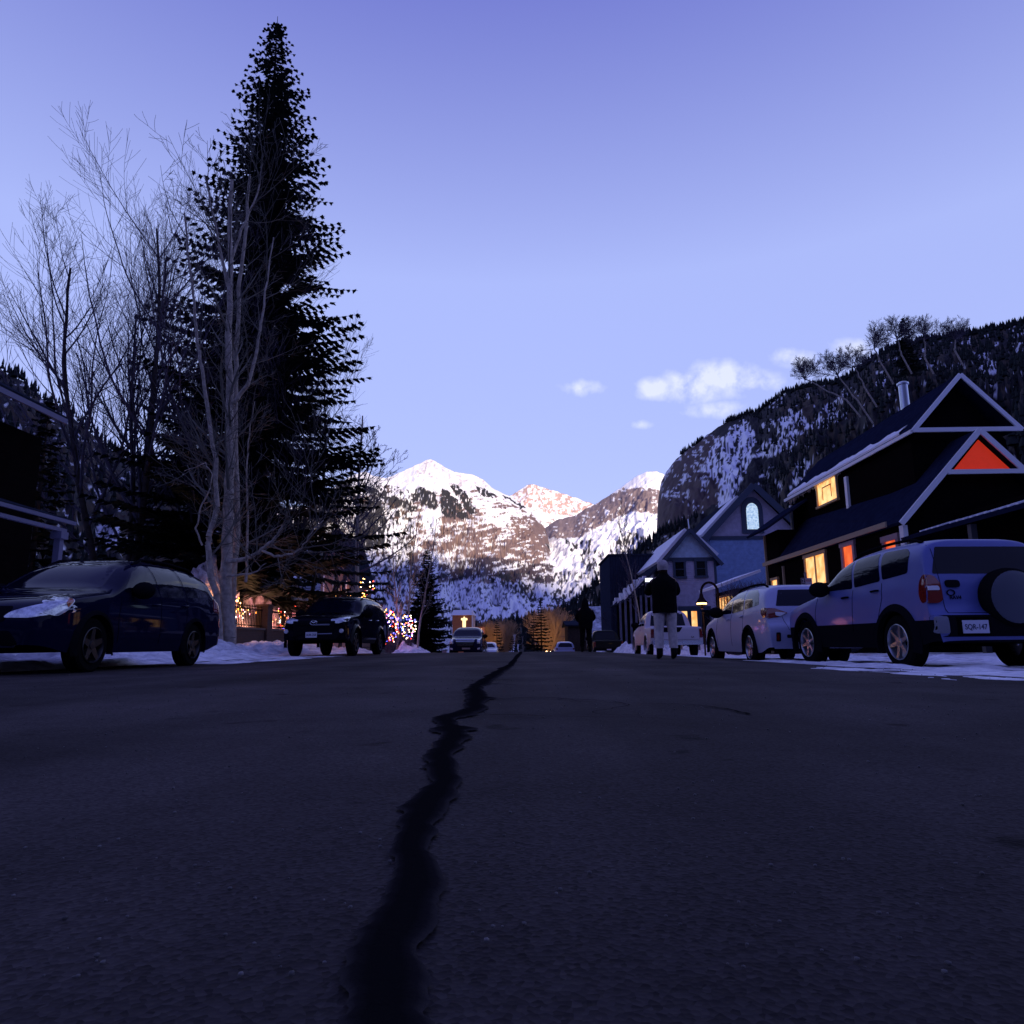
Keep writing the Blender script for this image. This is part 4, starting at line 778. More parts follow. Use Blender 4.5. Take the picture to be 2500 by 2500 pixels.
# ---- dark corrugated building -----------------------------------------------------------
yC = 62.0; p0 = atY(1487, 1357, yC); p1 = atY(1580, 1357, yC); gC = gf(9, yC) - .5
b = empty('building', ((p0.x + p1.x) / 2, yC, gC), 'dark navy corrugated flat topped building with roof pipes', 'building')
CORR = stripes('corrugated', (.028, .034, .06), 'X', .22, .04, .55, 'SIN'); w = MB(); w.box(p0.x, p1.x + 1.2, yC, yC + 8, gC, p0.z); w.build('wall', CORR, b); w = MB(); w.box(p0.x - .1, p1.x + 1.3, yC - .1, yC + 8.1, p0.z, p0.z + .15); w.build('roof', SHG, b)
w = MB()
for i in range(5): w.tube([(p0.x + 1.25 + i * .2, yC + .5, p0.z), (p0.x + 1.25 + i * .2, yC + .5, p0.z + .55)], .035, 6)
w.build('roof_pipe', mat('steel', (.35, .36, .38), .4, 1), b)
w = MB(); w.slab([(6.9, 50, 3.1), (9.9, 50, 6.0), (9.9, 58, 6.0), (6.9, 58, 3.1)], -.12); 
b2 = empty('shed', (8.5, 54, gC), 'low shed with a sloping snowy roof in front of the corrugated building', 'shed'); w.build('roof', SHG, b2)
w = MB()
for i in range(60):
    rr = rnd.random(); yy = 50 + rnd.random() * 7.5; x = 6.95 + rr * 1.7; sz = .25 + .3 * rnd.random(); w.box(x, x + sz * .6, yy, yy + sz, 3.1 + (x - 6.9) * .967 + .0, 3.1 + (x - 6.9) * .967 + sz * .6 + .08)
w.build('snow', SNW, b2.children[0])['kind'] = 'stuff'; w = MB(); w.box(7.4, 10.2, 50.4, 57.5, gC, 3.4); w.build('wall', DKW, b2)
w = MB()
for i in range(9): x = 6.6 + i * .36; w.box(x, x + .14, 49.9, 49.98, gC, 3.1 + i * .1)
w.build('slat_screen', mat('grey_boards', (.10, .11, .17), .8, var=(3, .3)), b2)
# ---- more distant roofs ------------------------------------------------------------------
def simple_house(name, label, x0, x1, y0, y1, ze, za, wm, rm, ridge='y', snow=True, g=-4, oh=.4, cat='house'):
    b = empty(name, ((x0 + x1) / 2, (y0 + y1) / 2, g), label, cat); w = MB(); w.box(x0, x1, y0, y1, g, ze); w.build('wall', wm, b)
    if ridge == 'y':
        xm = (x0 + x1) / 2; w = MB(); w.prism([(x0, ze), (x1, ze), (xm, za - .05)], 'y', y0 + .01, y1 - .01); w.build('gable_wall', wm, b); k = (za - ze) / (xm - x0)
        w = MB(); w.slab([(x0 - oh, y0 - oh, ze - k * oh), (xm, y0 - oh, za), (xm, y1 + oh, za), (x0 - oh, y1 + oh, ze - k * oh)], .2); w.slab([(xm, y0 - oh, za), (x1 + oh, y0 - oh, ze - k * oh), (x1 + oh, y1 + oh, ze - k * oh), (xm, y1 + oh, za)], .2)
    else:
        ym = (y0 + y1) / 2; w = MB(); w.prism([(y0, ze), (y1, ze), (ym, za - .05)], 'x', x0 + .01, x1 - .01); w.build('gable_wall', wm, b); k = (za - ze) / (ym - y0)
        w = MB(); w.slab([(x0 - oh, y0 - oh, ze - k * oh), (x1 + oh, y0 - oh, ze - k * oh), (x1 + oh, ym, za), (x0 - oh, ym, za)], .2); w.slab([(x0 - oh, ym, za), (x1 + oh, ym, za), (x1 + oh, y1 + oh, ze - k * oh), (x0 - oh, y1 + oh, ze - k * oh)], .2)
    w.build('roof', rm, b); return b
SPS = mat('patchy_roof_snow', (.7, .72, .8), .85, var=(.9, .5, (.05, .05, .08))); BRW = stripes('brown_siding', (.055, .04, .033), 'Z', .2, .02); TAN = stripes('tan_siding', (.24, .17, .13), 'Z', .18, .02); GRB = stripes('blue_grey_siding', (.12, .14, .22), 'Z', .2, .02)
simple_house('house', 'house with patchy snow on its dark roof behind the dark figure', 8.2, 14.5, 84, 96, .9, 4.6, BRW, SPS, 'x')
p = atY(1330, 1512, 150); simple_house('hall', 'long hall with a smooth snow covered roof down the street', 4.6, 11.6, 148, 160, .6, 3.9, GRB, SNW, 'x', g=-6)
b = simple_house('house', 'dark brown boxy house beside the dark figure', 6.0, 9.6, 98, 106, 2.6, 3.2, BRW, SHG, 'x', g=-3)
simple_house('house', 'snow roofed cabin by the snowy far road', -6, 30, 900, 930, 21, 28.0, BRW, SNW, 'y', g=14, oh=3)
# orange brick store on the left with a lit display
yS = 122.0; p0 = atY(1112, 1502, yS); p1 = atY(1152, 1502, yS); b = empty('store', ((p0.x + p1.x) / 2, yS, -2), 'orange brick store with a snowy roof and a lit window display', 'store')
OBR = brickmat('orange_brick', (.42, .13, .04), (.34, .10, .035), (.3, .2, .12), 2.2); w = MB(); w.box(p0.x - .5, p1.x, yS, yS + 9, -3, p0.z); w.build('wall', OBR, b)
w = MB(); w.hexa([(p0.x - .8, yS - .3, p0.z), (p1.x + .3, yS - .3, p0.z), (p1.x + .3, yS + 9.2, p0.z), (p0.x - .8, yS + 9.2, p0.z)], [(p0.x - .4, yS + .6, p0.z + .9), (p1.x - .1, yS + .6, p0.z + .9), (p1.x - .4, yS + 8, p0.z + 1.2), (p0.x, yS + 8, p0.z + 1.2)]); w.build('roof', SNW, b)
cx = (p0.x + p1.x) / 2 + .1; w = MB(); cz = atY(1130, 1518, yS).z; w.prism([(cx - .28, cz - .9), (cx + .25, cz - .9), (cx + .28, cz + .2), (cx + .55, cz + .3), (cx + .5, cz + .6), (cx + .12, cz + .65), (cx, cz + .95), (cx - .15, cz + .62), (cx - .5, cz + .6), (cx - .55, cz + .3), (cx - .3, cz + .2)], 'y', yS - .06, yS - .01); w.build('lit_display', mat('display_light', (1, .8, .4), .5, emis=(1, .75, .32), estr=.7), b)
w = MB(); w.box(p1.x, p1.x + .14, yS - .1, yS + .2, -2.5, p0.z + .6); w.box(p1.x + .3, p1.x + .42, yS - .1, yS + .1, -1.5, p0.z); w.build('corner_board', WTRIM, b)
w = MB(); w.box(p1.x + .43, p1.x + 1.9, yS + .3, yS + 8, -3, 3.2); w.build('side_wall', OBR, b); w = MB(); w.box(p1.x + .7, p1.x + 1.7, yS + .2, yS + .29, 2.0, 2.9); w.build('lit_sign', mat('sign_light', (1, .7, .4), .5, emis=(1, .6, .3), estr=.35), b)
b = simple_house('store', 'small warmly lit shop beyond the white parked car', -10.4, -7.6, 128, 134, 1.0, 2.0, OBR, SNW, 'x', g=-4, cat='store'); w = MB(); w.box(-9.9, -8.6, 127.9, 127.98, -.9, .5); w.build('lit_window', mat('display_light', (1, .8, .4)), b)
# gabled house with pinkish siding behind the bare trees on the left
PNK = stripes('pinkish_siding', (.30, .20, .17), 'Z', .18, .025)
b = simple_house('house', 'pinkish clapboard house with a steep gable behind the four wheel drive', -15.2, -13.05, 54, 62, 5.6, 8.9, PNK, SHG, 'y', g=-1, oh=.2); w = MB()
for xx in (-15.0, -14.2, -13.3): w.box(xx, xx + .09, 53.93, 53.99, 1.2, 5.5)
w.build('trim', WTRIM, b); win(b, (-14.0, 54, 4.4), 'y', .4, 1.1, WTRIM, GLASSD, .07)
simple_house('house', 'low tan clapboard wing left of the pinkish gabled house', -19.0, -15.3, 55, 63, 3.9, 5.8, TAN, SPS, 'x', g=-1, oh=.3)
# ---- left edge house with porch ------------------------------------------------------------
b = empty('house', (-13, 14, 0), 'dark house at the left edge with a white porch post and pale eaves', 'house'); LT = mat('lilac_trim', (.15, .15, .24), .6)
w = MB(); w.box(-16, -11.6, 8, atX(100, 1100, -11.6).y, 0, 5.3); w.build('wall', DKW, b)
e1 = atX(163, 1030, -10.95); ye, ze_ = e1.y, e1.z; w = MB(); w.slab([(-10.95, 7.5, ze_ + .12), (-10.95, ye, ze_ + .12), (-14.5, ye, ze_ + 2.0), (-14.5, 7.5, ze_ + 2.0)], -.1); w.build('roof', SHG, b); w = MB(); w.beam((-10.95, 7.5, ze_), (-10.95, ye, ze_), .05, .12); w.build('eave', LT, b)
e2 = atX(184, 1279, -8.95); yp, zp = e2.y, e2.z; pq = atX(152, 1286, -9.0); yq = pq.y; w = MB(); w.slab([(-8.95, 9, zp + .06), (-8.95, yp, zp + .06), (-11.5, yp, zp + .85), (-11.5, 9, zp + .85)], -.08); w.build('porch_roof', SHG, b); w = MB(); w.beam((-8.95, 9, zp), (-8.95, yp, zp), .05, .07); w.beam((-9.0, 9, zp - .18), (-9.0, yq + .1, zp - .18), .08, .07); w.build('porch_beam', LT, b)
w = MB(); w.box(-9.06, -8.94, yq - .12, yq, .1, zp - .22); w.box(-9.11, -8.89, yq - .17, yq + .05, zp - .36, zp - .22); w.build('porch_post', LT, b)

# ---- fence on a low brick wall --------------------------------------------------------------
BRK = brickmat('dark_brick', (.075, .038, .03), (.05, .03, .026), (.09, .08, .075), 4.5); IRON = mat('black_iron', (.012, .012, .013), .55)
def wallz(y): return .92 - .12 * max(0, 1 - (y - 14) / 6)
b = empty('fence', (-9.6, 24, 0), 'iron picket fence on a low brick wall along the left sidewalk', 'fence')
w = MB()
for i in range(12): y0 = 15.2 + i * 1.6; w.box(-9.75, -9.5, y0, y0 + 1.598, -.1, .88)
w.build('brick_wall', BRK, b); w = MB(); w.box(-9.80, -9.45, 15.1, 34.4, .88, .95); w.build('coping', mat('stone', (.12, .10, .09), .85), b)
for y0 in (17.4, 26.6, 34.4): w = MB(); w.box(-9.84, -9.40, y0, y0 + .46, -.1, 1.75); w.box(-9.88, -9.36, y0 - .04, y0 + .5, 1.75, 1.83); w.build('brick_pillar', BRK, b)
w = MB(); w.box(-9.66, -9.60, 15.2, 34.4, 1.02, 1.05); w.box(-9.66, -9.60, 15.2, 34.4, 1.58, 1.61); w.build('rail', IRON, b)
k = 0; yy = 15.3
w = MB()
while yy < 34.3:
    w.tube([(-9.63, yy, .95), (-9.63, yy, 1.66 + .0)], .021, 5); w.lathe([(.001, 1.66), (.028, 1.70), (.001, 1.79)], (-9.63, yy, 0), 'z', 5); yy += .15
o = w.build('pickets', IRON, b); o['kind'] = 'stuff'
b = empty('fence', (-8.4, 50, 0), 'low black iron fence behind the fire hydrant', 'fence'); w = MB(); yy = 36.0
while yy < 62: w.tube([(-8.8, yy, 0), (-8.8, yy, 1.05)], .014, 4); yy += .22
o = w.build('pickets', IRON, b); o['kind'] = 'stuff'; w = MB(); w.box(-8.83, -8.77, 36, 62, .95, .98); w.box(-8.83, -8.77, 36, 62, .18, .21); w.build('rail', IRON, b)

# ---- lit garden: strings of bulbs, snow on bushes -----------------------------------------
def em(name, c, s): return mat(name, c, .5, emis=c, estr=s)
BUL = [em('bulb_warm', (1, .5, .15), 5), em('bulb_white', (1, .85, .7), 4), em('bulb_red', (1, .06, .03), 4), em('bulb_blue', (.10, .10, 1), 5), em('bulb_pink', (1, .25, .4), 4), em('bulb_amber', (1, .33, .04), 5)]
def lights(label, fn, n, rad, wts, seed, name='string_lights', group='strings of festive lights'):
    rs = random.Random(seed); c = fn(rs); w = MB(); root = empty(name, c, label, 'lights', group); pts = []
    for i in range(n): p = fn(rs); k = rs.choices(range(6), wts)[0]; w.mi(k); w.ball(p, rad * (.7 + .7 * rs.random()), 6, 4); pts.append(p)
    w.build('bulbs', BUL, root)['kind'] = 'stuff'; pts.sort(key=lambda p: (round(p[2] * 4), p[0])); q = MB()
    for a, c2 in zip(pts[:-1], pts[1:]):
        if (Vector(a) - Vector(c2)).length < 1.2: q.tube([a, c2], .006, 3, caps=False)
    q.build('wire', IRON, root); return root
def blob(cx, cy, cz, sx, sy, sz):
    def f(rs):
        while True:
            a, b_, c = (rs.uniform(-1, 1) for _ in range(3)); q = a * a + b_ * b_ + c * c
            if .45 < q < 1: return (cx + a * sx, cy + b_ * sy, cz + c * sz)
    return f
SB = mat('snowy_hedge', (.72, .66, .66), .9, bump=(3, 1, .2), var=(2.6, .4, (.30, .22, .20)))
def hedge(x, y, sx, sy, h, label, seed):
    rs = np.random.RandomState(seed); n = 26; m_ = 16; V = []
    for j in range(m_ + 1):
        for i in range(n):
            t_ = 2 * PI * i / n; ph = PI * .5 * j / m_; r_ = 1 + .5 * (float(fb(math.cos(t_) * 2 + 5 + j * .35, math.sin(t_) * 2 + 5, seed, 4)) - .5) * 2
            V.append((x + sx * math.cos(t_) * math.cos(ph) * r_, y + sy * math.sin(t_) * math.cos(ph) * r_, h * math.sin(ph) * r_ * .8 - .05))
    Fq = [(j * n + i, j * n + (i + 1) % n, (j + 1) * n + (i + 1) % n, (j + 1) * n + i) for j in range(m_) for i in range(n)]
    o = npmesh('snowy_bush', V, Fq, SB); tag(o, label, 'bush', 'snowy bushes behind the fence')
hedge(-11.3, 26.3, .9, 2.4, 3.5, 'snow dusted bush lit orange behind the left end of the fence', 2)
hedge(-11.4, 30.6, .9, 2.4, 3.2, 'snow dusted bush lit pink behind the middle of the fence', 3)
hedge(-11.3, 35.2, .9, 2.6, 3.4, 'snow dusted bush behind the right end of the fence', 4)
lights('warm string lights in the bush behind the left end of the fence', blob(-10.7, 25.5, 1.6, .5, 1.8, .7), 80, .03, (6, 3, 1.5, 0, 2, 4), 1)
lights('red and pink string lights in the bush by the four wheel drive', blob(-10.7, 33.5, 1.5, .5, 2.2, .7), 120, .03, (3, 3, 5, 2, 3, 3), 2)
lights('white and orange string lights low behind the middle of the fence', blob(-10.8, 29.5, 1.3, .5, 2.4, .6), 70, .03, (5, 3, 2, 1, 2, 3), 3)
shrub(-8.45, 46.0, .9, 1.9, 'shrub wound with multicoloured lights right of the four wheel drive', 91, n=40, group='light wound shrubs')
shrub(-7.35, 46.4, .55, 1.7, 'smaller shrub with coloured lights right of the brightest one', 92, n=30, group='light wound shrubs')
lights('dense blue, red and white string lights on the shrub right of the four wheel drive', blob(-8.55, 46.0, 1.45, .75, .6, 1.15), 130, .032, (2, 3, 5, 5, 2, 2), 4)
lights('blue and white string lights on the smaller shrub', blob(-7.35, 46.4, 1.45, .5, .4, .85), 75, .030, (2, 4, 2, 5, 2, 2), 5)
lights('amber string lights above the roof of the four wheel drive', blob(-12.7, 52.5, 3.9, 1.4, .4, .35), 80, .05, (5, 2, 1, 0, 0, 5), 6)
lights('warm string lights hung in the tree above the four wheel drive', blob(-9.5, 44.0, 3.95, .5, .4, .5), 18, .035, (5, 3, 1, 0, 0, 5), 7)
def pt(x, y, z, col, e, r=.25):
    l = bpy.data.lights.new('string_light_glow', 'POINT'); l.energy = e; l.color = col; l.shadow_soft_size = r; o = bpy.data.objects.new('string_light_glow', l); COL.objects.link(o); o.location = (x, y, z)
pt(-10.1, 24.2, 1.4, (1, .45, .2), 95, .6); pt(-10.1, 27.2, 1.3, (1, .42, .28), 85, .6); pt(-10.1, 30.4, 1.4, (1, .38, .34), 85, .6); pt(-10.1, 33.6, 1.5, (1, .3, .35), 95, .6); pt(-8.0, 45.3, 1.6, (.6, .25, 1), 10, .5); pt(-12.8, 52.0, 3.4, (1, .55, .2), 22)
# ================================================================== VEHICLES
def paint(name, c, rough=.25, metal=.3, coat=.8): return mat(name, c, rough, metal, coat=coat, var=(1.2, .06), spec=.35 if max(c) > .1 else 0.0)
TYRE = mat('tyre_rubber', (.008, .008, .009), .95, bump=(30, .4, .01), spec=0.0); RIM = mat('alloy', (.38, .39, .42), .3, .9); PLAST = mat('black_plastic', (.008, .008, .011), .8, spec=0.0); CGLASS = mat('car_glass', (.003, .004, .012), .03, spec=0.0, coat=1); CGLASS.node_tree.nodes['Principled BSDF'].inputs['Coat IOR'].default_value = 1.28
CHROME = mat('chrome', (.7, .72, .78), .12, 1); REDL = mat('tail_lamp_red', (.16, .008, .006), .12, coat=1); LENS = mat('lamp_lens', (.62, .68, .78), .12, .3, coat=1, var=(14, .5)); AMB = mat('lamp_amber', (.35, .08, .02), .2, coat=1); WHL = mat('lamp_white', (.65, .66, .7), .15, coat=1)
UNDER = mat('underbody', (.004, .004, .004), .95, spec=.0)
def chaikin(P, n=2, closed=False):
    for _ in range(n):
        Q = [] if closed else [P[0]]
        m_ = len(P) if closed else len(P) - 1
        for i in range(m_):
            a, b = P[i], P[(i + 1) % len(P)]; Q += [tuple(.75 * x + .25 * y for x, y in zip(a, b)), tuple(.25 * x + .75 * y for x, y in zip(a, b))]
        if not closed: Q.append(P[-1])
        P = Q
    return P
def resample(P, step):
    out = [P[0]]
    for a, b in zip(P[:-1], P[1:]):
        d = math.sqrt(sum((x - y) ** 2 for x, y in zip(a, b))); n = max(1, int(d / step))
        for k in range(1, n + 1): out.append(tuple(x + (y - x) * k / n for x, y in zip(a, b)))
    return out
def roundp(P, r):
    out = []; n = len(P)
    for i in range(n):
        a, b, c = (Vector(P[i - 1]), Vector(P[i]), Vector(P[(i + 1) % n])); u = (a - b); v = (c - b); ra = min(r, u.length * .4); rb = min(r, v.length * .4); p, q = b + u.normalized() * ra, b + v.normalized() * rb
        for t in (0, .33, .67, 1): out.append(tuple(p * (1 - t) ** 2 + b * 2 * t * (1 - t) + q * t * t))
    return out
class Car:
    def __init__(s, name, spec, body_mat, lower_mat, label, cat, group=None):
        s.sp = spec; s.root = empty(name, (0, 0, 0), label, cat, group); s.bm = body_mat
        L, W_ = spec['L'], spec['W']; keys = [(y, z, w * W_ / 2) for y, z, w in spec['prof']]   # front (y=-L/2) to rear
        st = resample(chaikin(keys, 2), .055); belt = spec['belt']; zc = spec.get('clad', .5); tum = spec.get('tum', .30); Rw = spec['R']; ra = Rw + spec.get('gap', .055)
        ax_ = [-L / 2 + spec['fo'], -L / 2 + spec['fo'] + spec['wb']]; s.ax = ax_; rows = []
        for (y, zt, w) in st:
            zl = spec.get('sill', .27) + spec.get('endrise', .10) * (ss(abs(y), L / 2 - .6, L / 2))
            for a in ax_:
                if abs(y - a) < ra: zl = max(zl, Rw + math.sqrt(ra * ra - (y - a) ** 2))
            zb = min(np.interp(y, [b[0] for b in belt], [b[1] for b in belt]), zt - .03); zb = max(zb, min(zl, zt - .03) + .005); zl = min(zl, zb - .003); zm = min(max(zl + .001, zc), zb - .001)
            ringx = []
            def wf(z): return w * float(np.interp(z, [.2, .32, .5, .72, .9, 1.2], [.95, .975, 1.0, 1.0, .985, .96]))
            for k in range(4): z = zl + (zm - zl) * k / 3; ringx.append((wf(z), z))
            for k in range(1, 7): z = zm + (zb - zm) * k / 6; ringx.append((wf(z) - (.012 if k == 6 else 0), z))
            h = zt - zb; n = np.interp(h, [.1, .45], [3.0, 4.6]); wb_ = ringx[-1][0]
            for k in range(1, 14):
                t = PI / 2 * k / 13; cx = math.cos(t) ** (2 / n) if k < 13 else 0; sz = math.sin(t) ** (2 / n); z = zb + h * sz; ringx.append((wb_ * cx * (1 - tum * max(0, h - .1) * sz * 1.0) , z))
            rows.append((y, ringx))
        V = []; nr = len(rows[0][1]); full = 2 * nr - 1
        for y, rx in rows: V += [(x, y, z) for x, z in rx] + [(-x, y, z) for x, z in rx[-2::-1]]
        Fb, Fl = [], []
        for i in range(len(rows) - 1):
            for j in range(full - 1):
                q = (i * full + j, (i + 1) * full + j, (i + 1) * full + j + 1, i * full + j + 1); (Fl if (j < 3 or j >= full - 4) else Fb).append(q)
        e = (len(rows) - 1) * full
        cap0 = tuple(range(full)); cap1 = tuple(range(e, e + full))[::-1]
        s.bvh = BVHTree.FromPolygons([Vector(v) for v in V], Fb + Fl + [cap0, cap1])
        b = MB(); b.add(V, Fb); o = b.build('body', body_mat, s.root, smooth='auto')
        b = MB(); b.add(V, Fl + [cap0, cap1]); b.build('lower_body', lower_mat, s.root, smooth='auto')
        W2 = W_ / 2; b = MB()
        zf = spec.get('sill', .27) + .02
        # floor pan and dark wheel wells
        b.box(-W2 * .9, W2 * .9, ax_[0] + ra, ax_[1] - ra, zf, zf + .2); b.box(-W2 * .62, W2 * .62, -L / 2 + .25, L / 2 - .2, zf + .03, .75); b.box(-W2 * .86, W2 * .86, -L / 2 + .3, ax_[0] - ra, zf + .08, .6); b.box(-W2 * .86, W2 * .86, ax_[1] + ra, L / 2 - .25, zf + .08, .6)
        for a in ax_: b.box(-W2 * .9, W2 * .9, a - ra, a + ra, Rw + ra * .93, Rw + ra + .1)
        b.build('underbody', UNDER, s.root)
        tw = spec.get('tw', .22); 
        for a in ax_:
            for sd in (1, -1):
                xo = sd * (W2 * spec.get('track', .985)); xi = xo - sd * tw; b = MB()
                b.lathe([(Rw * .66, 0), (Rw * .68, .012), (Rw * .90, .006), (Rw * .985, .03), (Rw, .06), (Rw, tw - .06), (Rw * .98, tw - .02), (Rw * .66, tw)], (0, 0, 0), 'x', 32)
                b.v = [(xo - sd * p[0], p[1] + a, p[2] + Rw) for p in b.v]; wh = b.build('wheel', TYRE, s.root, smooth='auto'); rr = Rw * .66; m_ = MB()
                m_.lathe([(rr, .0), (rr * .96, -.006), (rr * .90, .02), (rr * .88, .09), (.06, .09)], (0, 0, 0), 'x', 28)
                ns = spec.get('spokes', 5)
                for k in range(ns):
                    t = 2 * PI * k / ns + .3; c, q = math.cos(t), math.sin(t); wd = spec.get('sw', .05); 
                    m_.hexa([(.02, c * .03 - q * wd, q * .03 + c * wd), (.02, c * .03 + q * wd, q * .03 - c * wd), (.06, c * .03 + q * wd, q * .03 - c * wd), (.06, c * .03 - q * wd, q * .03 + c * wd)], [(.006, c * rr * .93 - q * wd * .6, q * rr * .93 + c * wd * .6), (.006, c * rr * .93 + q * wd * .6, q * rr * .93 - c * wd * .6), (.05, c * rr * .93 + q * wd * .6, q * rr * .93 - c * wd * .6), (.05, c * rr * .93 - q * wd * .6, q * rr * .93 + c * wd * .6)])
                m_.lathe([(.001, .005), (.05, .008), (.06, .03)], (0, 0, 0), 'x', 14); m_.v = [(xo - sd * p[0], p[1] + a, p[2] + Rw) for p in m_.v]; m_.build('rim', spec.get('rimmat', RIM), wh, smooth='auto')
    def cast(s, o, d):
        h = s.bvh.ray_cast(Vector(o), Vector(d)); return h[0]
    def decal(s, name, pts, face, m, parent=None, off=.004, th=.02, smooth=2, rings=5, label=None, mirror=False, step=.06):
        """polygon in side (y,z), rear/front (x,z) or top (x,y) view laid onto the body"""
        if getattr(s, 'zs', 1) != 1 and face != 'top': pts = [(a, 1 + (b - 1) * s.zs if b > 1 else b) for a, b in pts]
        P = roundp(pts, .045 * smooth / 2) if smooth else pts; P = resample(P + [P[0]], step)[:-1]; k = len(P); c = (sum(p[0] for p in P) / k, sum(p[1] for p in P) / k)
        D = {'R': Vector((-1, 0, 0)), 'L': Vector((1, 0, 0)), 'rear': Vector((0, -1, 0)), 'front': Vector((0, 1, 0)), 'top': Vector((0, 0, -1))}[face]
        def pt3(u, v): return {'R': (3, u, v), 'L': (-3, u, v), 'rear': (u, 5, v), 'front': (u, -5, v), 'top': (u, v, 4)}[face]
        V = []
        last = None; hc = s.cast(pt3(*c), D); ok_ = lambda h: h is not None and (hc is None or abs((h - hc).dot(D)) < (.16 if name.split('_')[0] in ('tail', 'reverse', 'bumper') else .34 if name == 'rear_window' else .5))
        for r in range(rings + 1):
            f = 1 - r / rings
            for p in P:
                u, v = c[0] + (p[0] - c[0]) * f, c[1] + (p[1] - c[1]) * f; h = s.cast(pt3(u, v), D)
                q_ = 0
                while not ok_(h) and q_ < 30:
                    q_ += 1
                    if face in ('rear', 'front', 'top'): u *= .985
                    else: u += (c[0] - u) * .06
                    v += (c[1] - v) * .02; h = s.cast(pt3(u, v), D)
                if h is None: h = last or Vector(pt3(u, v)) + D * 4
                last = h; V.append(h - D * off)
                if r == rings: break
            if r == rings: break
        Fc = []
        for r in range(rings - 1):
            for j in range(k): Fc.append((r * k + j, r * k + (j + 1) % k, (r + 1) * k + (j + 1) % k, (r + 1) * k + j))
        ce = len(V) - 1
        for j in range(k): Fc.append(((rings - 1) * k + j, (rings - 1) * k + (j + 1) % k, ce))
        n = len(V); V += [V[j] + D * th for j in range(k)]; Fc += [(j, n + j, n + (j + 1) % k, (j + 1) % k) for j in range(k)]
        b = MB(); b.add(V, Fc); o = b.build(name, m, parent or s.root, smooth='auto', label=label)
        if mirror:
            s.decal(name, [(-p[0], p[1]) if face in ('rear', 'front', 'top') else p for p in pts], {'R': 'L', 'L': 'R'}.get(face, face), m, parent, off, th, smooth, rings, label)
        return o
    def add(s, name, mb, m, parent=None, smooth=False): return mb.build(name, m, parent or s.root, smooth=smooth)
    def arches(s, m=PLAST, w=.07, t=.02):
        for a in s.ax:
            for sd in (1, -1):
                ra = s.sp['R'] + s.sp.get('gap', .055); V = []; n = 26
                for i in range(n + 1):
                    th = PI * (-.10 + 1.20 * i / n)
                    for r in (ra - .012, ra + w * .6, ra + w):
                        y = a + r * math.cos(th); z = s.sp['R'] + r * math.sin(th); h = s.cast((3 * sd, y, max(z, .36)), (-sd, 0, 0)); x = abs(h.x) if h else s.sp['W'] / 2
                        if r < ra: x = s.sp['W'] / 2
                        V.append((sd * (x + (t if r < ra + w * .9 else .002)), y, z))
                k = 3; Fc = [(i * k + j, i * k + j + 1, (i + 1) * k + j + 1, (i + 1) * k + j) for i in range(n) for j in range(2)]
                nn = len(V); V += [(v[0] - sd * .08, v[1], v[2]) for v in V[0::3]]; Fc += [(i * 3, (i + 1) * 3, nn + i + 1, nn + i) for i in range(n)]
                b = MB(); b.add(V, Fc); b.build('arch_trim', m, s.root, smooth='auto')
    def mirror(s, y, z, x, m=PLAST, sz=(.16, .10, .12)):
        for sd in (1, -1):
            b = MB(); b.ball((sd * (x + sz[0] * .75), y, z), 1, 14, 8, (sz[0], sz[1], sz[2])); b.hexa([(sd * (x - .08), y - .02, z - .07), (sd * (x - .08), y + .06, z - .07), (sd * (x - .08), y + .06, z - .02), (sd * (x - .08), y - .02, z - .02)], [(sd * (x + .1), y - .02, z - .06), (sd * (x + .1), y + .05, z - .06), (sd * (x + .1), y + .05, z - .01), (sd * (x + .1), y - .02, z - .01)]); s.add('mirror', b, m, smooth='auto')
    def rails(s, y0, y1, x, z, m=PLAST):
        for sd in (1, -1):
            P = []
            for i in range(9):
                y = y0 + (y1 - y0) * i / 8; h = s.cast((sd * x, y, 3), (0, 0, -1)); P.append((sd * x, y, (h.z if h else z) + (.055 if 0 < i < 8 else .0)))
            b = MB(); b.tube(P, .02, 8); s.add('roof_rail', b, m, smooth='auto')
    def handle(s, y, z, m):
        for sd in (1, -1):
            h = s.cast((3 * sd, y, z), (-sd, 0, 0)); x = h.x if h else sd * .85; b = MB(); b.tube([(x, y - .085, z), (x + sd * .03, y - .06, z), (x + sd * .03, y + .06, z + .005), (x, y + .085, z + .005)], .014, 6); s.add('door_handle', b, m, smooth='auto')
    def seam(s, pts, face, m=UNDER):
        for f in ((face, {'R': 'L'}.get(face, None)) if face == 'R' else (face,)):
            if f is None: continue
            P = []
            D = {'R': Vector((-1, 0, 0)), 'L': Vector((1, 0, 0)), 'rear': Vector((0, -1, 0)), 'front': Vector((0, 1, 0))}[f]
            for u, v in resample(pts, .05):
                o = {'R': (3, u, v), 'L': (-3, u, v), 'rear': (u, 5, v), 'front': (u, -5, v)}[f]; h = s.cast(o, D)
                if h: P.append(h - D * .0005)
            if len(P) > 1: b = MB(); b.tube(P, .0045, 4, caps=False); s.add('panel_gap', b, m)
    def plate(s, txt, x, z, face, y=None, bgm=None, fgm=None, w=.305, h=.152, yaw=0):
        bgm = bgm or mat('plate_white', (.62, .62, .66), .5); fgm = fgm or mat('plate_ink', (.02, .03, .08), .5); D = Vector((0, 1, 0)) if face == 'front' else Vector((0, -1, 0))
        hh = s.cast((x, -5 if face == 'front' else 5, z), D); yy = hh.y if y is None else y; sg = -1 if face == 'front' else 1
        b = MB(); y0, y1 = sorted((yy + sg * .012, yy + sg * .022)); b.box(x - w / 2, x + w / 2, y0, y1, z - h / 2, z + h / 2); p = s.add('licence_plate', b, bgm)
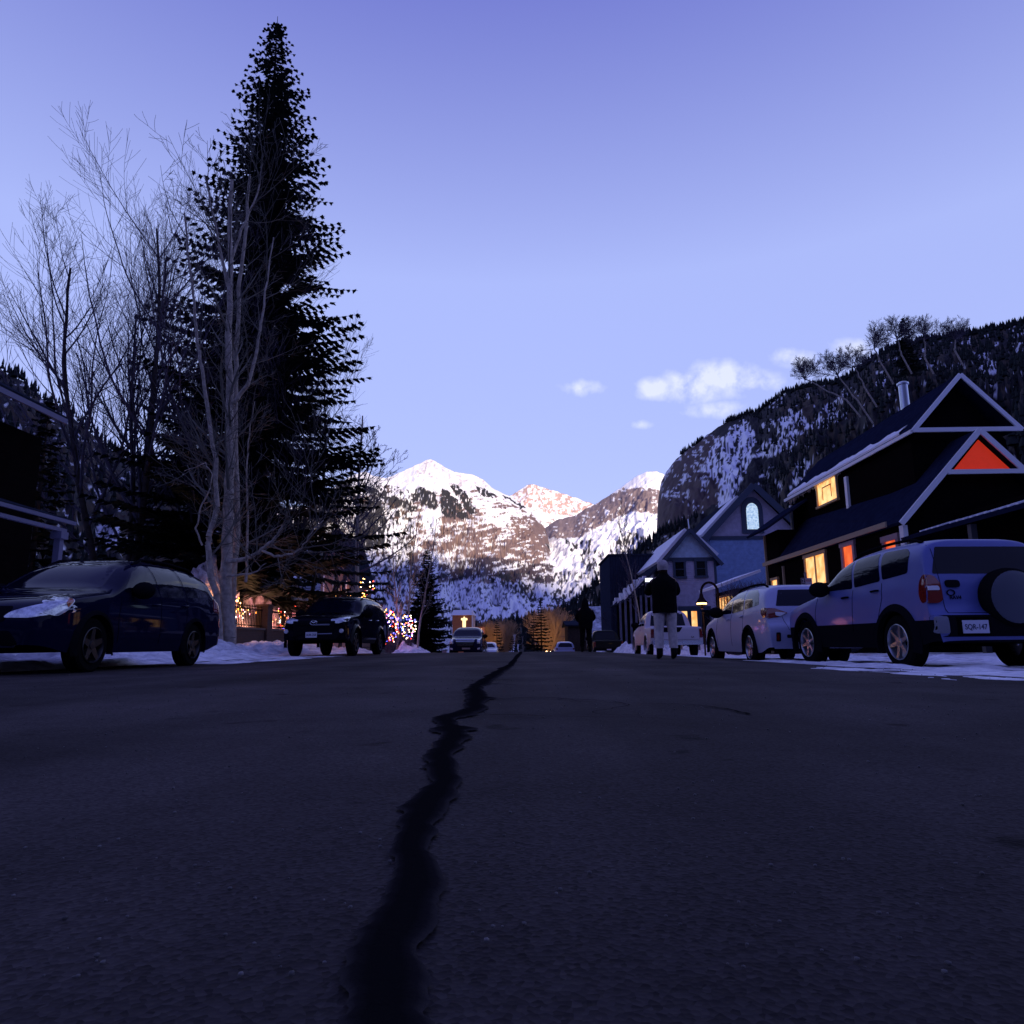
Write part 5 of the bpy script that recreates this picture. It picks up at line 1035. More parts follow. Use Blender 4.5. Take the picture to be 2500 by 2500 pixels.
        if txt: text(txt, (x, yy + sg * .0235, z - .005), .088, face, fgm, p, width=w * .86)
        return p
    def place(s, x, y, heading, z=None):
        """heading: angle of the car's front direction from -Y (0 = nose towards the viewer)"""
        s.root.location = (x, y, gf(x, y) if z is None else z); s.root.rotation_euler = (0, 0, heading); return s.root
def text(txt, loc, size, face, m, parent, width=None, name='lettering'):
    cu_ = bpy.data.curves.new('lettering', 'FONT'); cu_.body = txt; cu_.size = size; cu_.align_x = 'CENTER'; cu_.align_y = 'CENTER'; cu_.extrude = .0008; cu_.offset = size * .02
    o = bpy.data.objects.new('lettering', cu_); COL.objects.link(o); bpy.context.view_layer.update()
    me = bpy.data.meshes.new_from_object(o.evaluated_get(bpy.context.evaluated_depsgraph_get())); bpy.data.objects.remove(o); bpy.data.curves.remove(cu_)
    xs_ = [v.co.x for v in me.vertices]; wd = max(xs_) - min(xs_); k = min(1, width / wd) if width else 1
    rot = Matrix.Rotation(PI / 2, 4, 'X')
    if face == 'rear': rot = Matrix.Rotation(PI, 4, 'Z') @ rot
    me.transform(Matrix.Translation(Vector(loc) - chain(parent)) @ rot @ Matrix.Diagonal((k, 1, 1, 1))); me.materials.clear(); me.materials.append(m)
    t_ = bpy.data.objects.new(name, me); COL.objects.link(t_); t_.parent = parent; return t_
OUTB = dict(L=4.78, W=1.82, R=.335, wb=2.74, fo=.95, sill=.24, clad=.44, tum=.34, gap=.05, prof=[(-2.36, .34, .62), (-2.39, .45, .70), (-2.39, .62, .78), (-2.33, .76, .86), (-2.12, .88, .95), (-1.75, .96, .985), (-1.25, 1.03, 1), (-1.05, 1.06, 1), (-.62, 1.34, 1), (-.30, 1.50, 1), (.05, 1.575, 1), (.6, 1.60, 1), (1.3, 1.58, .995), (1.85, 1.53, .98), (2.02, 1.47, .97), (2.20, 1.18, .965), (2.28, 1.02, .96), (2.31, .80, .95), (2.39, .72, .93), (2.39, .50, .90), (2.33, .34, .86)],
            belt=[(-2.39, .62), (-2.1, .78), (-1.2, .93), (0, .97), (1.5, 1.03), (2.4, 1.02)])
def outback_parts(c, mirror_m):
    c.decal('side_window', [(-.80, 1.04), (-.42, 1.33), (-.12, 1.455), (.02, 1.475), (.16, 1.02)], 'R', CGLASS, mirror=True)
    c.decal('side_window', [(.20, 1.02), (.09, 1.475), (.80, 1.50), (.98, 1.06)], 'R', CGLASS, mirror=True)
    c.decal('side_window', [(1.04, 1.065), (.90, 1.495), (1.45, 1.47), (1.72, 1.36), (1.86, 1.13)], 'R', CGLASS, mirror=True)
    c.decal('windscreen', [(-.66, 1.09), (-.52, 1.47), (.52, 1.47), (.66, 1.09)], 'front', CGLASS, smooth=1)
    c.decal('rear_window', [(-.66, 1.08), (-.53, 1.42), (.53, 1.42), (.66, 1.08)], 'rear', CGLASS, smooth=1)
    c.arches(PLAST, .045); c.mirror(-.55, 1.07, .88, mirror_m); c.rails(-.2, 1.75, .60, 1.6, PLAST); c.handle(.02, .90, c.bm); c.handle(.92, .93, c.bm)
    c.seam([(-.86, .98), (-.95, .7), (-.92, .36)], 'R'); c.seam([(.18, 1.0), (.16, .36)], 'R'); c.seam([(1.02, 1.05), (1.0, .80), (.95, .5)], 'R')
NAVY = paint('dark_navy_paint', (.004, .005, .022), .35, .0, 1); SILV = paint('silver_paint', (.34, .355, .52), .42, .1, .2)
# ---- dark wagon, left
c = Car('wagon_car', dict(OUTB, rimmat=mat('dark_alloy', (.05, .05, .055), .4, .8)), NAVY, NAVY, 'dark navy estate car parked at the left edge with its nose towards the viewer', 'car')
outback_parts(c, PLAST)
h = c.decal('headlight', [(.40, .645), (.46, .71), (.62, .775), (.80, .84), (.93, .86), (.93, .80), (.88, .70), (.72, .64)], 'front', LENS, off=.012, mirror=True, rings=6)
for sd, f in ((1, 'R'), (-1, 'L')): c.decal('headlight', [(-2.30, .70), (-2.15, .84), (-1.85, .925), (-1.83, .87), (-1.98, .74), (-2.14, .66)], f, LENS, off=.010, th=.03); c.decal('side_marker', [(-2.0, .83), (-1.84, .905), (-1.86, .86), (-1.98, .77)], f, AMB, off=.014, th=.02, smooth=1)
c.decal('grille', [(-.42, .60), (-.46, .78), (.46, .78), (.42, .60)], 'front', PLAST, off=.01); c.decal('bumper_intake', [(-.6, .34), (-.5, .50), (.5, .50), (.6, .34)], 'front', PLAST, off=.008)
c.decal('tail_lamp', [(2.02, .90), (2.10, 1.12), (2.24, 1.10), (2.29, .98), (2.28, .86)], 'R', REDL, off=.01, mirror=True)
b = MB(); b.ball((0, -2.37, .71), 1, 14, 8, (.065, .01, .04)); c.add('emblem', b, CHROME, smooth=True); c.plate('', 0, .42, 'front')
c.place(-5.3 - .91, 9.0 + 1.44 - .04, 0)
# ---- silver wagon, right
SPW = dict(OUTB); SPW['prof'] = [(y, 1 + (z - 1) * .90 if z > 1 else z, w) for y, z, w in OUTB['prof']]; c = Car('wagon_car', SPW, SILV, SILV, 'silver estate car parked between the white pickup and the spare wheel car', 'car'); c.zs = .90; outback_parts(c, PLAST)
for sg in (1, -1):
    c.decal('tail_lamp', [(sg * .92, .93), (sg * .90, 1.05), (sg * .68, 1.03), (sg * .47, .945), (sg * .66, .87), (sg * .86, .85)], 'rear', REDL, off=.012, smooth=1); c.decal('tail_lamp', [(2.02, .95), (2.0, 1.03), (2.10, 1.06), (2.26, 1.04), (2.28, .88), (2.16, .86)], 'R' if sg > 0 else 'L', REDL, off=.008, smooth=1)
    c.decal('reverse_lamp', [(sg * .70, .90), (sg * .70, .965), (sg * .50, .945), (sg * .62, .885)], 'rear', WHL, off=.02, smooth=1); c.decal('bumper_reflector', [(sg * .74, .44), (sg * .74, .60), (sg * .66, .60), (sg * .66, .44)], 'rear', PLAST, off=.012, smooth=1)
    c.decal('bumper_reflector_glass', [(sg * .73, .46), (sg * .73, .57), (sg * .69, .57), (sg * .69, .46)], 'rear', REDL, off=.018, smooth=1)
c.seam([(-.60, .97), (-.56, .80), (-.50, .64), (.50, .64), (.56, .80), (.60, .97)], 'rear'); c.decal('bumper_step', [(-.55, .50), (-.55, .56), (.55, .56), (.55, .50)], 'rear', PLAST, off=.004, smooth=1)
c.decal('tailgate_strip', [(-.40, .905), (-.40, .925), (.40, .925), (.40, .905)], 'rear', CHROME, off=.012, smooth=0); b = MB(); hh = c.cast((0, 5, .975), (0, -1, 0)); b.ball((0, hh.y, .975), 1, 14, 8, (.075, .012, .04)); c.add('emblem', b, CHROME, smooth=True)
hh = c.cast((-.45, 5, .84), (0, -1, 0)); text('OUTBACK', (-.44, hh.y + .012, .84), .05, 'rear', PLAST, c.root)
c.plate('QUK', 0, .78, 'rear', bgm=mat('plate_grey', (.25, .26, .34), .5))
c.place(4.36 + .86, 15.4, PI, gf(5.2, 15.4) - .05)
# ---- silver-blue compact four wheel drive with spare wheel, right edge
RAV = dict(L=4.1, W=1.74, R=.345, wb=2.49, fo=.80, sill=.27, clad=.60, tum=.22, gap=.06, endrise=.08, prof=[(-2.0, .36, .66), (-2.05, .55, .76), (-2.05, .72, .84), (-1.98, .86, .92), (-1.6, .98, .985), (-1.15, 1.05, 1), (-.92, 1.08, 1), (-.45, 1.40, 1), (-.2, 1.54, 1), (.1, 1.615, 1), (.7, 1.65, 1), (1.4, 1.64, .99), (1.72, 1.61, .985), (1.80, 1.56, .98), (1.87, 1.20, .985), (1.92, 1.0, .99), (1.93, .72, .99), (2.04, .66, .97), (2.05, .45, .95), (2.0, .36, .9)],
           belt=[(-2.05, .72), (-1.9, .86), (-1, .99), (.3, 1.06), (1.2, 1.10), (2.1, 1.10)], sw=.03, spokes=6)
SBL = paint('pale_blue_silver_paint', (.09, .115, .34), .42, .1, .15)
c = Car('suv_car', RAV, SBL, PLAST, 'pale silver blue compact four wheel drive with a rear spare wheel at the right edge', 'car')
c.decal('side_window', [(-.72, 1.12), (-.35, 1.36), (-.05, 1.49), (.12, 1.51), (.22, 1.10)], 'R', CGLASS, mirror=True)
c.decal('side_window', [(.27, 1.11), (.19, 1.52), (.80, 1.54), (.92, 1.15)], 'R', CGLASS, mirror=True)
c.decal('side_window', [(.97, 1.16), (.88, 1.54), (1.40, 1.53), (1.52, 1.46), (1.52, 1.20)], 'R', CGLASS, mirror=True)
c.decal('windscreen', [(-.66, 1.12), (-.54, 1.50), (.54, 1.50), (.66, 1.12)], 'front', CGLASS, smooth=1)
c.decal('rear_window', [(-.72, 1.16), (-.60, 1.50), (.60, 1.50), (.72, 1.16)], 'rear', CGLASS, smooth=1)
c.arches(PLAST, .08, .03); c.mirror(-.50, 1.14, .84, PLAST); c.rails(-.1, 1.55, .58, 1.6, PLAST); c.handle(.05, .98, PLAST); c.handle(.82, 1.02, PLAST)
c.seam([(-.80, 1.08), (-.88, .8), (-.85, .5)], 'R'); c.seam([(.24, 1.08), (.22, .5)], 'R'); c.seam([(.96, 1.12), (.98, .92), (.86, .62)], 'R')
c.decal('fuel_flap', [(1.18, .98), (1.18, 1.08), (1.32, 1.08), (1.32, .98)], 'L', SBL, off=.003, th=.002)
for sg in (1, -1):
    F2 = 'R' if sg > 0 else 'L'
    lp = c.decal('tail_lamp', [(sg * .90, .80), (sg * .90, 1.14), (sg * .74, 1.15), (sg * .665, 1.05), (sg * .665, .84), (sg * .72, .80)], 'rear', REDL, off=.02, smooth=2); c.decal('tail_lamp', [(1.76, .90), (1.77, 1.08), (1.82, 1.15), (1.90, 1.15), (1.915, .82), (1.82, .80)], F2, REDL, off=.008, smooth=2)
    c.decal('reverse_lamp', [(sg * .86, .955), (sg * .86, 1.01), (sg * .70, 1.01), (sg * .69, .955)], 'rear', WHL, off=.03, smooth=1)
    c.decal('bumper_corner', [(sg * .85, .44), (sg * .85, .64), (sg * .70, .64), (sg * .70, .44)], 'rear', mat('grey_bumper', (.14, .15, .20), .6), off=.015, smooth=1)
c.seam([(-.655, 1.58), (-.655, 1.1), (-.655, .68), (.655, .68), (.655, 1.1), (.655, 1.58)], 'rear')
c.decal('rear_bumper', [(-.86, .40), (-.86, .655), (.86, .655), (.86, .40)], 'rear', PLAST, off=.006, smooth=1)
b = MB(); hh = c.cast((-.50, 5, .97), (0, -1, 0)); b.box(-.60, -.42, hh.y + .0, hh.y + .03, .925, 1.045); c.decal('tailgate_handle', [(.42, .99), (.42, 1.08), (.60, 1.08), (.60, .99)], 'rear', PLAST, off=.02)
hh = c.cast((.52, 5, .93), (0, -1, 0)); b = MB(); b.v = []; b.lathe([(.055, 0), (.055, .008), (.040, .008), (.040, 0)], (0, 0, 0), 'y', 20); b.v = [(p[0] + .55, p[1] + hh.y + .004, p[2] * .7 + .925) for p in b.v]; c.add('emblem', b, PLAST)
text('RAV4', (.50, hh.y + .012, .865), .062, 'rear', PLAST, c.root)
b = MB(); b.lathe([(.001, -.02), (.30, -.02), (.345, .03), (.355, .10), (.345, .18), (.32, .20)], (0, 0, 0), 'y', 40); b.v = [(p[0] - .13, p[1] * -1 + 2.10, p[2] + .86) for p in b.v]; sp_ = c.add('spare_wheel', b, TYRE, smooth='auto')
b = MB(); b.lathe([(.001, 2.145), (.26, 2.14), (.31, 2.115), (.315, 2.09)], (-.13, 0, .86), 'y', 36); c.add('spare_wheel_cover', b, mat('cover_blue', (.05, .06, .09), .5), sp_, smooth='auto')
c.decal('plate_recess', [(.20, .42), (.20, .63), (.60, .63), (.60, .42)], 'rear', UNDER, off=.018, smooth=0); c.plate('SQR-147', .40, .515, 'rear', y=2.065, bgm=mat('plate_pale', (.50, .52, .62), .5), w=.32)
HY = R(180 + 4.5)
c.place(5.55, 10.75, HY)
# ---- dark four wheel drive, left
RUN = dict(L=4.82, W=1.93, R=.39, wb=2.79, fo=.92, sill=.36, clad=.55, tum=.24, gap=.07, prof=[(-2.32, .50, .62), (-2.40, .62, .76), (-2.40, .92, .84), (-2.32, 1.08, .92), (-1.9, 1.17, .97), (-1.3, 1.22, 1), (-1.05, 1.24, 1), (-.62, 1.52, 1), (-.38, 1.68, 1), (0, 1.80, 1), (.8, 1.84, 1), (1.7, 1.81, .99), (2.1, 1.73, .97), (2.2, 1.62, .97), (2.33, 1.2, .97), (2.36, .8, .97), (2.41, .7, .95), (2.40, .5, .9)],
           belt=[(-2.4, .95), (-1.5, 1.10), (-.5, 1.15), (1, 1.18), (2.4, 1.20)], sw=.045, spokes=6)
BLK = paint('black_paint', (.003, .003, .008), .3, .0, 1)
c = Car('suv_car', dict(RUN, rimmat=mat('dark_alloy', (.05, .05, .055), .4, .8)), BLK, BLK, 'black four wheel drive facing the viewer in front of the low brick wall', 'car')
c.decal('windscreen', [(-.70, 1.27), (-.58, 1.66), (.58, 1.66), (.70, 1.27)], 'front', CGLASS, smooth=1)
for P_ in ([(-.86, 1.22), (-.52, 1.46), (-.25, 1.63), (-.02, 1.66), (.05, 1.20)], [(.12, 1.20), (.07, 1.67), (.82, 1.69), (.96, 1.22)], [(1.04, 1.22), (.92, 1.69), (1.70, 1.67), (2.0, 1.55), (2.05, 1.26)]): c.decal('side_window', P_, 'R', CGLASS, mirror=True)
c.arches(BLK, .07, .03); c.mirror(-.62, 1.25, .93, PLAST, (.15, .09, .14)); c.rails(-.2, 1.8, .68, 1.75); c.handle(.0, 1.05, CHROME); c.handle(.9, 1.07, CHROME)
c.decal('headlight', [(.50, .92), (.46, 1.02), (.66, 1.07), (.86, 1.11), (.92, 1.08), (.88, .96), (.70, .91)], 'front', LENS, off=.015, smooth=1, mirror=True)
c.decal('grille', [(-.55, .62), (-.60, .98), (.60, .98), (.55, .62)], 'front', PLAST, off=.02, smooth=1); c.decal('grille_bar', [(-.02, .855), (-.02, .895), (.46, .895), (.44, .855)], 'front', mat('dull_chrome', (.3, .32, .42), .3, .9), off=.035, smooth=0, label='brightest bar of the grille'); c.decal('grille_bar', [(-.46, .865), (-.46, .885), (-.03, .885), (-.03, .865)], 'front', PLAST, off=.035, smooth=0)
c.decal('bumper_lip', [(.10, .615), (.10, .635), (.52, .645), (.52, .62)], 'front', mat('dull_chrome', (.3, .32, .42), .3, .9), off=.03, smooth=0)
b = MB(); b.lathe([(.10, 0), (.105, .012), (.08, .012), (.075, 0)], (0, 0, 0), 'y', 24); b.v = [(p[0], p[1] - 2.445, p[2] * .68 + .93) for p in b.v]; b.tube([(-.06, -2.44, .965), (-.03, -2.44, .94), (0, -2.44, .935), (.03, -2.44, .94), (.06, -2.44, .965)], .01, 5); b.tube([(-.0, -2.44, .87), (-.0, -2.44, .975)], .01, 5); c.add('emblem', b, CHROME)
for sg in (1, -1): 
    hh = c.cast((sg * .78, -5, .70), (0, 1, 0)); b = MB(); b.lathe([(.001, -.03), (.05, -.03), (.06, -.015), (.062, .01)], (sg * .78, hh.y, .70), 'y', 16); c.add('fog_lamp', b, WHL, smooth='auto')
c.plate('AUK-258', -.05, .60, 'front', y=-2.43, bgm=mat('plate_white', (.62, .62, .66), .5), w=.32)
c.place(-5.68, 22.5, R(-3))
# ---- white pickup, right
PKU = dict(L=5.2, W=1.85, R=.37, wb=3.2, fo=.86, sill=.42, clad=.5, tum=.26, gap=.07, prof=[(-2.55, .50, .7), (-2.6, .7, .82), (-2.58, .95, .9), (-2.4, 1.05, .96), (-1.5, 1.12, 1), (-1.1, 1.15, 1), (-.65, 1.50, 1), (-.45, 1.66, 1), (-.1, 1.73, 1), (.5, 1.74, .99), (.72, 1.70, .98), (.85, 1.30, .98), (.9, 1.12, .99), (1.0, 1.09, 1), (2.45, 1.09, 1), (2.53, 1.07, .99), (2.55, .9, .99), (2.55, .62, .99), (2.54, .55, .98)],
           belt=[(-2.6, .9), (-1, 1.04), (.8, 1.08), (.95, 1.02), (2.6, 1.03)], endrise=.06)
WHT = paint('dirty_white_paint', (.55, .50, .52), .5, .1, .2)
def pickup(name, body, label, place_, wood=False, side='w'):
    c = Car(name, PKU, body, body, label, 'pickup')
    for P_ in ([(-.86, 1.16), (-.50, 1.46), (-.25, 1.62), (-.02, 1.64), (.02, 1.14)], [(.08, 1.14), (.04, 1.64), (.50, 1.63), (.66, 1.5), (.70, 1.16)]): c.decal('side_window', P_, 'R', CGLASS, mirror=True)
    c.decal('rear_window', [(-.66, 1.14), (-.58, 1.62), (.58, 1.62), (.66, 1.14)], 'rear', CGLASS, smooth=1); c.decal('windscreen', [(-.68, 1.2), (-.58, 1.6), (.58, 1.6), (.68, 1.2)], 'front', CGLASS, smooth=1)
    c.arches(body, .06, .025); c.mirror(-.62, 1.20, .90, PLAST); c.handle(-.0, 1.0, body)
    for sg in (1, -1): c.decal('tail_lamp', [(sg * .91, .68), (sg * .91, 1.0), (sg * .80, 1.0), (sg * .80, .68)], 'rear', REDL, off=.012, smooth=1)
    c.seam([(-.79, 1.06), (-.79, .62), (.79, .62), (.79, 1.06)], 'rear')
    b = MB(); b.box(-.86, -.18, 2.56, 2.72, .44, .58); b.box(.18, .86, 2.56, 2.72, .44, .58); b.box(-.18, .18, 2.56, 2.70, .43, .55); bp = c.add('rear_bumper', b, CHROME if wood is False else PLAST); 
    return c
c = pickup('pickup_truck', WHT, 'dirty white pickup seen from behind past the man taking a photo', None)
c.decal('tailgate_cover', [(-.10, .88), (.62, .88), (.62, 1.05), (-.22, 1.05)], 'rear', PLAST, off=.01, smooth=0); text('4x4', (-.55, 2.565, .70), .07, 'rear', PLAST, c.root); c.decal('marker_lamp', [(.10, .49), (.10, .54), (.2, .54), (.2, .49)], 'rear', AMB, off=.19, smooth=0)
c.place(4.52 + .93, 28.4, R(180 - 1))
GRN = paint('dark_green_paint', (.018, .02, .017), .3, .1, .8); c = pickup('pickup_truck', GRN, 'dark muddy pickup seen from behind right of the dark figure', None, True)
c.decal('bumper_plate', [(-.15, .47), (-.15, .55), (.15, .55), (.15, .47)], 'rear', mat('plate_white', (.62, .62, .66), .5), off=.2, smooth=0)
c.place(5.25, 47.8, PI)
# ---- more distant parked cars
ESC = dict(RUN); ESC.update(W=2.02, L=5.1, fo=1.0, wb=2.95, prof=[(y * 1.05, z * 1.03, w) for y, z, w in RUN['prof']], belt=[(y * 1.05, z * 1.03) for y, z in RUN['belt']])
DBL = paint('deep_blue_paint', (.012, .015, .05), .2, .1, 1)
c = Car('suv_car', ESC, DBL, DBL, 'large dark blue car with a bright slatted grille just left of the far street', 'car'); c.decal('windscreen', [(-.72, 1.32), (-.60, 1.72), (.60, 1.72), (.72, 1.32)], 'front', CGLASS, smooth=1)
gr = c.decal('grille', [(-.50, .66), (-.62, 1.12), (.62, 1.12), (.50, .66)], 'front', PLAST, off=.01, smooth=1)
for i in range(5): z = .72 + i * .09; q = .47 + i * .025; c.decal('grille_slat', [(-q, z), (-q, z + .03), (q, z + .03), (q, z)], 'front', CHROME, parent=gr, off=.03, smooth=0)
for sg in (1, -1): c.decal('headlight', [(sg * .70, .85), (sg * .72, 1.10), (sg * .88, 1.12), (sg * .90, .86)], 'front', LENS, off=.015, smooth=1); c.decal('fog_lamp', [(sg * .72, .50), (sg * .72, .60), (sg * .88, .62), (sg * .86, .52)], 'front', WHL, off=.015, smooth=1)
c.decal('bumper_plate', [(-.18, .52), (-.18, .62), (.3, .62), (.3, .52)], 'front', WHL, off=.03, smooth=0)
c.mirror(-.65, 1.3, .97); 
for P_ in ([(-.86, 1.26), (-.52, 1.5), (-.2, 1.66), (.05, 1.68), (.1, 1.24)], [(.16, 1.24), (.12, 1.69), (2.0, 1.6), (2.1, 1.3)]): c.decal('side_window', P_, 'R', CGLASS, mirror=True)
c.place(-3.45, 45.6, 0)
def faraway(src, name, body, label, x, y, hd, front=True):
    c = Car(name, src, body, body, label, 'car', 'small parked cars down the street'); c.decal('windscreen', [(-.66, 1.09), (-.52, 1.47), (.52, 1.47), (.66, 1.09)], 'front', CGLASS, smooth=1); c.decal('rear_window', [(-.66, 1.08), (-.58, 1.46), (.58, 1.46), (.66, 1.08)], 'rear', CGLASS, smooth=1)
    c.decal('side_window', [(-.80, 1.04), (-.42, 1.33), (-.12, 1.455), (1.45, 1.47), (1.86, 1.13)], 'R', CGLASS, mirror=True); c.decal('headlight', [(.55, .70), (.6, .80), (.85, .84), (.85, .72)], 'front', LENS, off=.015, smooth=1, mirror=True); c.decal('tail_lamp', [(.7, .85), (.7, 1.0), (.92, 1.02), (.92, .85)], 'rear', REDL, off=.015, smooth=1, mirror=True)
    c.place(x, y, hd); return c
WH2 = paint('white_paint', (.62, .62, .66), .35, 0, .6)
faraway(OUTB, 'parked_car', WH2, 'white car facing the viewer beyond the dark blue one on the left', -3.35, 70, 0)
faraway(OUTB, 'parked_car', NAVY, 'dark car half hidden behind the large dark blue car', -3.9, 60, 0)
faraway(OUTB, 'parked_car', SILV, 'silver car seen from behind left of the dark figure', 3.85, 70, PI)
faraway(OUTB, 'parked_car', paint('maroon_paint', (.03, .01, .01), .3, 0, .8), 'dark low car beside the orange lit tree on the right', 4.3, 96, PI)
faraway(OUTB, 'parked_car', WH2, 'tiny white car far down the left side of the street', -3.4, 112, 0)
# ================================================================== PEOPLE
def skin(name, V, E, Rd, m, parent, lv=2, root=0):
    me = bpy.data.meshes.new(name); me.from_pydata([Vector(v) - chain(parent) for v in V], E, []); o = bpy.data.objects.new(name, me); COL.objects.link(o)
    o.modifiers.new('s', 'SKIN'); 
    for i, r in enumerate(Rd):
        d = me.skin_vertices[0].data[i]; d.radius = r if hasattr(r, '__len__') else (r, r); d.use_root = (i == root)
    sb = o.modifiers.new('u', 'SUBSURF'); sb.levels = sb.render_levels = lv
    bpy.context.view_layer.update(); dg = bpy.context.evaluated_depsgraph_get(); nm = bpy.data.meshes.new_from_object(o.evaluated_get(dg)); o.modifiers.clear(); o.data = nm; nm.name = name
    nm.materials.clear(); nm.materials.append(m); nm.polygons.foreach_set('use_smooth', [True] * len(nm.polygons)); nm.polygons.foreach_set('material_index', [0] * len(nm.polygons)); o.parent = parent; return o
def loft(name, secs, m, parent, n=20, seed=None, amp=0.0):
    """secs: (x, y, z, rx, ry) horizontal ellipses"""
    b = MB(); V = []
    for i, (x, y, z, rx, ry) in enumerate(secs):
        for j in range(n):
            a = 2 * PI * j / n; k = 1 + (amp * (float(fb(j * .9, i * .8, seed or 1)) - .5) if amp else 0); V.append((x + rx * k * math.cos(a), y + ry * k * math.sin(a), z))
    Fc = [(i * n + j, i * n + (j + 1) % n, (i + 1) * n + (j + 1) % n, (i + 1) * n + j) for i in range(len(secs) - 1) for j in range(n)] + [tuple(range(n))[::-1], tuple(range((len(secs) - 1) * n, len(secs) * n))]
    b.add(V, Fc); return b.build(name, m, parent, smooth='auto')
SKIN_ = mat('skin', (.30, .17, .12), .6); BLKF = mat('black_jacket', (.005, .005, .006), .95, bump=(9, .6, .03), spec=.05); GREYF = mat('grey_jeans', (.55, .49, .48), .9, bump=(14, .8, .02), var=(9, .22)); BOOT = mat('dark_boots', (.008, .008, .008), .8, spec=.1); CAPF = mat('grey_cap', (.40, .35, .37), .95, var=(8, .3)); HAIR = mat('brown_hair', (.05, .03, .02), .9)
def person(x, y, H, label, pose, rot=0):
    z0 = gf(x, y) + .012; root = empty('person', (0, 0, 0), label, 'person'); s = H / 1.8
    P = {}
    def v(a, b, c): return (a * s, b * s, c * s)
    stance = .125
    J = [v(0, 0, .95), v(0, -.01, 1.12), v(0, -.02, 1.30), v(0, -.01, 1.46), v(0, .0, 1.53), v(0, .02, 1.60), v(0, .03, 1.68), v(0, .03, 1.76)]
    Rr = [(.16, .12), (.15, .11), (.17, .12), (.12, .09), (.055, .055), (.075, .085), (.085, .10), (.06, .07)]; E = [(i, i + 1) for i in range(7)]
    hands = []
    for sd in (-1, 1):
        k = len(J); sx = stance * sd
        J += [v(.09 * sd, 0, .90), v(sx * .95, .02, .50), v(sx, 0, .10), v(sx * 1.08, .15, .04)]; Rr += [.095, .06, .042, .035]; E += [(0, k), (k, k + 1), (k + 1, k + 2), (k + 2, k + 3)]
        k = len(J); sh = (.19 * sd, -.01, 1.43)
        if pose == 'photo': el, wr = (.285 * sd + .01, .20, 1.19), (.085 * sd - .10, .38, 1.43)
        elif pose == 'photo2': el, wr = (.30 * sd, .06, 1.16), (.16 * sd, .22, 1.02)
        J += [v(*sh), v(*el), v(*wr)]; Rr += [.06, .045, .032]; E += [(3, k), (k, k + 1), (k + 1, k + 2)]; hands.append((sd, v(*sh), v(*el), v(*wr)))
    body = skin('body', J, E, [tuple(q * .8 for q in r_) if hasattr(r_, '__len__') else r_ * .85 for r_ in Rr], SKIN_, root, 2)
    # face: nose and ears shaped onto the head (turned away), hair at the nape
    b = MB(); hz = 1.655 * s
    b.ball((.088 * s, .03 * s, hz), .022 * s, 8, 6, (.5, 1, 1.5)); b.ball((-.088 * s, .03 * s, hz), .022 * s, 8, 6, (.5, 1, 1.5)); b.ball((0, .135 * s, hz - .01), .02 * s, 8, 6, (.7, 1, 1.3)); b.build('ear_and_nose', SKIN_, root, smooth=True)
    for (sd, sh, el, wr) in hands:      # hand: palm with four bent fingers and a thumb around the phone
        cx = (-.10 if pose == 'photo' else 0) * s; tv = Vector((cx, .44 * s, 1.475 * s)) - Vector(wr); tv.normalize(); w0 = Vector(wr); pc = w0 + tv * .055 * s
        Vv = [w0, pc]; Ee = [(0, 1)]; rr = [(.026 * s, .02 * s), (.035 * s, .018 * s)]
        for f in range(4):
            base = pc + Vector((0, .01, (.5 - f) * .02 + .02)) * s; k = len(Vv); ln = (.045, .05, .047, .038)[f] * s
            p1 = base + Vector((-sd * .012, .03, .004)) * s + tv * ln * .3; p2 = p1 + Vector((-sd * .030, .012, .0)) * s; Vv += [base, p1, p2]; Ee += [(1, k), (k, k + 1), (k + 1, k + 2)]; rr += [.0095 * s, .0085 * s, .0075 * s]
        k = len(Vv); t0 = w0 + tv * .03 * s + Vector((-sd * .01, -.01, .015)) * s; t1 = t0 + Vector((-sd * .03, -.005, .025)) * s; Vv += [t0, t1]; Ee += [(0, k), (k, k + 1)]; rr += [.011 * s, .009 * s]
        skin('hand', Vv, Ee, rr, SKIN_, root, 1)
    # clothes
    if pose == 'photo':
        loft('jacket', [v(0, 0, .83) + (0, 0)] and [(0, .0, .83 * s, .222 * s, .165 * s), (0, 0, .90 * s, .228 * s, .17 * s), (0, 0, 1.02 * s, .222 * s, .165 * s), (0, -.005, 1.15 * s, .225 * s, .16 * s), (0, -.01, 1.28 * s, .238 * s, .16 * s), (0, -.01, 1.37 * s, .245 * s, .15 * s), (0, -.01, 1.44 * s, .215 * s, .13 * s), (0, -.005, 1.495 * s, .13 * s, .105 * s), (0, 0, 1.54 * s, .085 * s, .085 * s), (0, 0, 1.57 * s, .08 * s, .08 * s)], BLKF, root, 24, 3, .10)
        sl = dict(r=(.095, .085, .06))
    else:
        loft('jacket', [(0, .0, .78 * s, .225 * s, .17 * s), (0, 0, .92 * s, .245 * s, .18 * s), (0, 0, 1.08 * s, .255 * s, .18 * s), (0, -.005, 1.22 * s, .265 * s, .18 * s), (0, -.01, 1.36 * s, .255 * s, .16 * s), (0, -.01, 1.45 * s, .19 * s, .14 * s), (0, 0, 1.52 * s, .13 * s, .12 * s), (0, .01, 1.62 * s, .125 * s, .13 * s), (0, .02, 1.72 * s, .105 * s, .115 * s), (0, .03, 1.80 * s, .06 * s, .07 * s), (0, .03, 1.86 * s, .02 * s, .025 * s)], BLKF, root, 24, 4, .08)
        sl = dict(r=(.10, .095, .07))
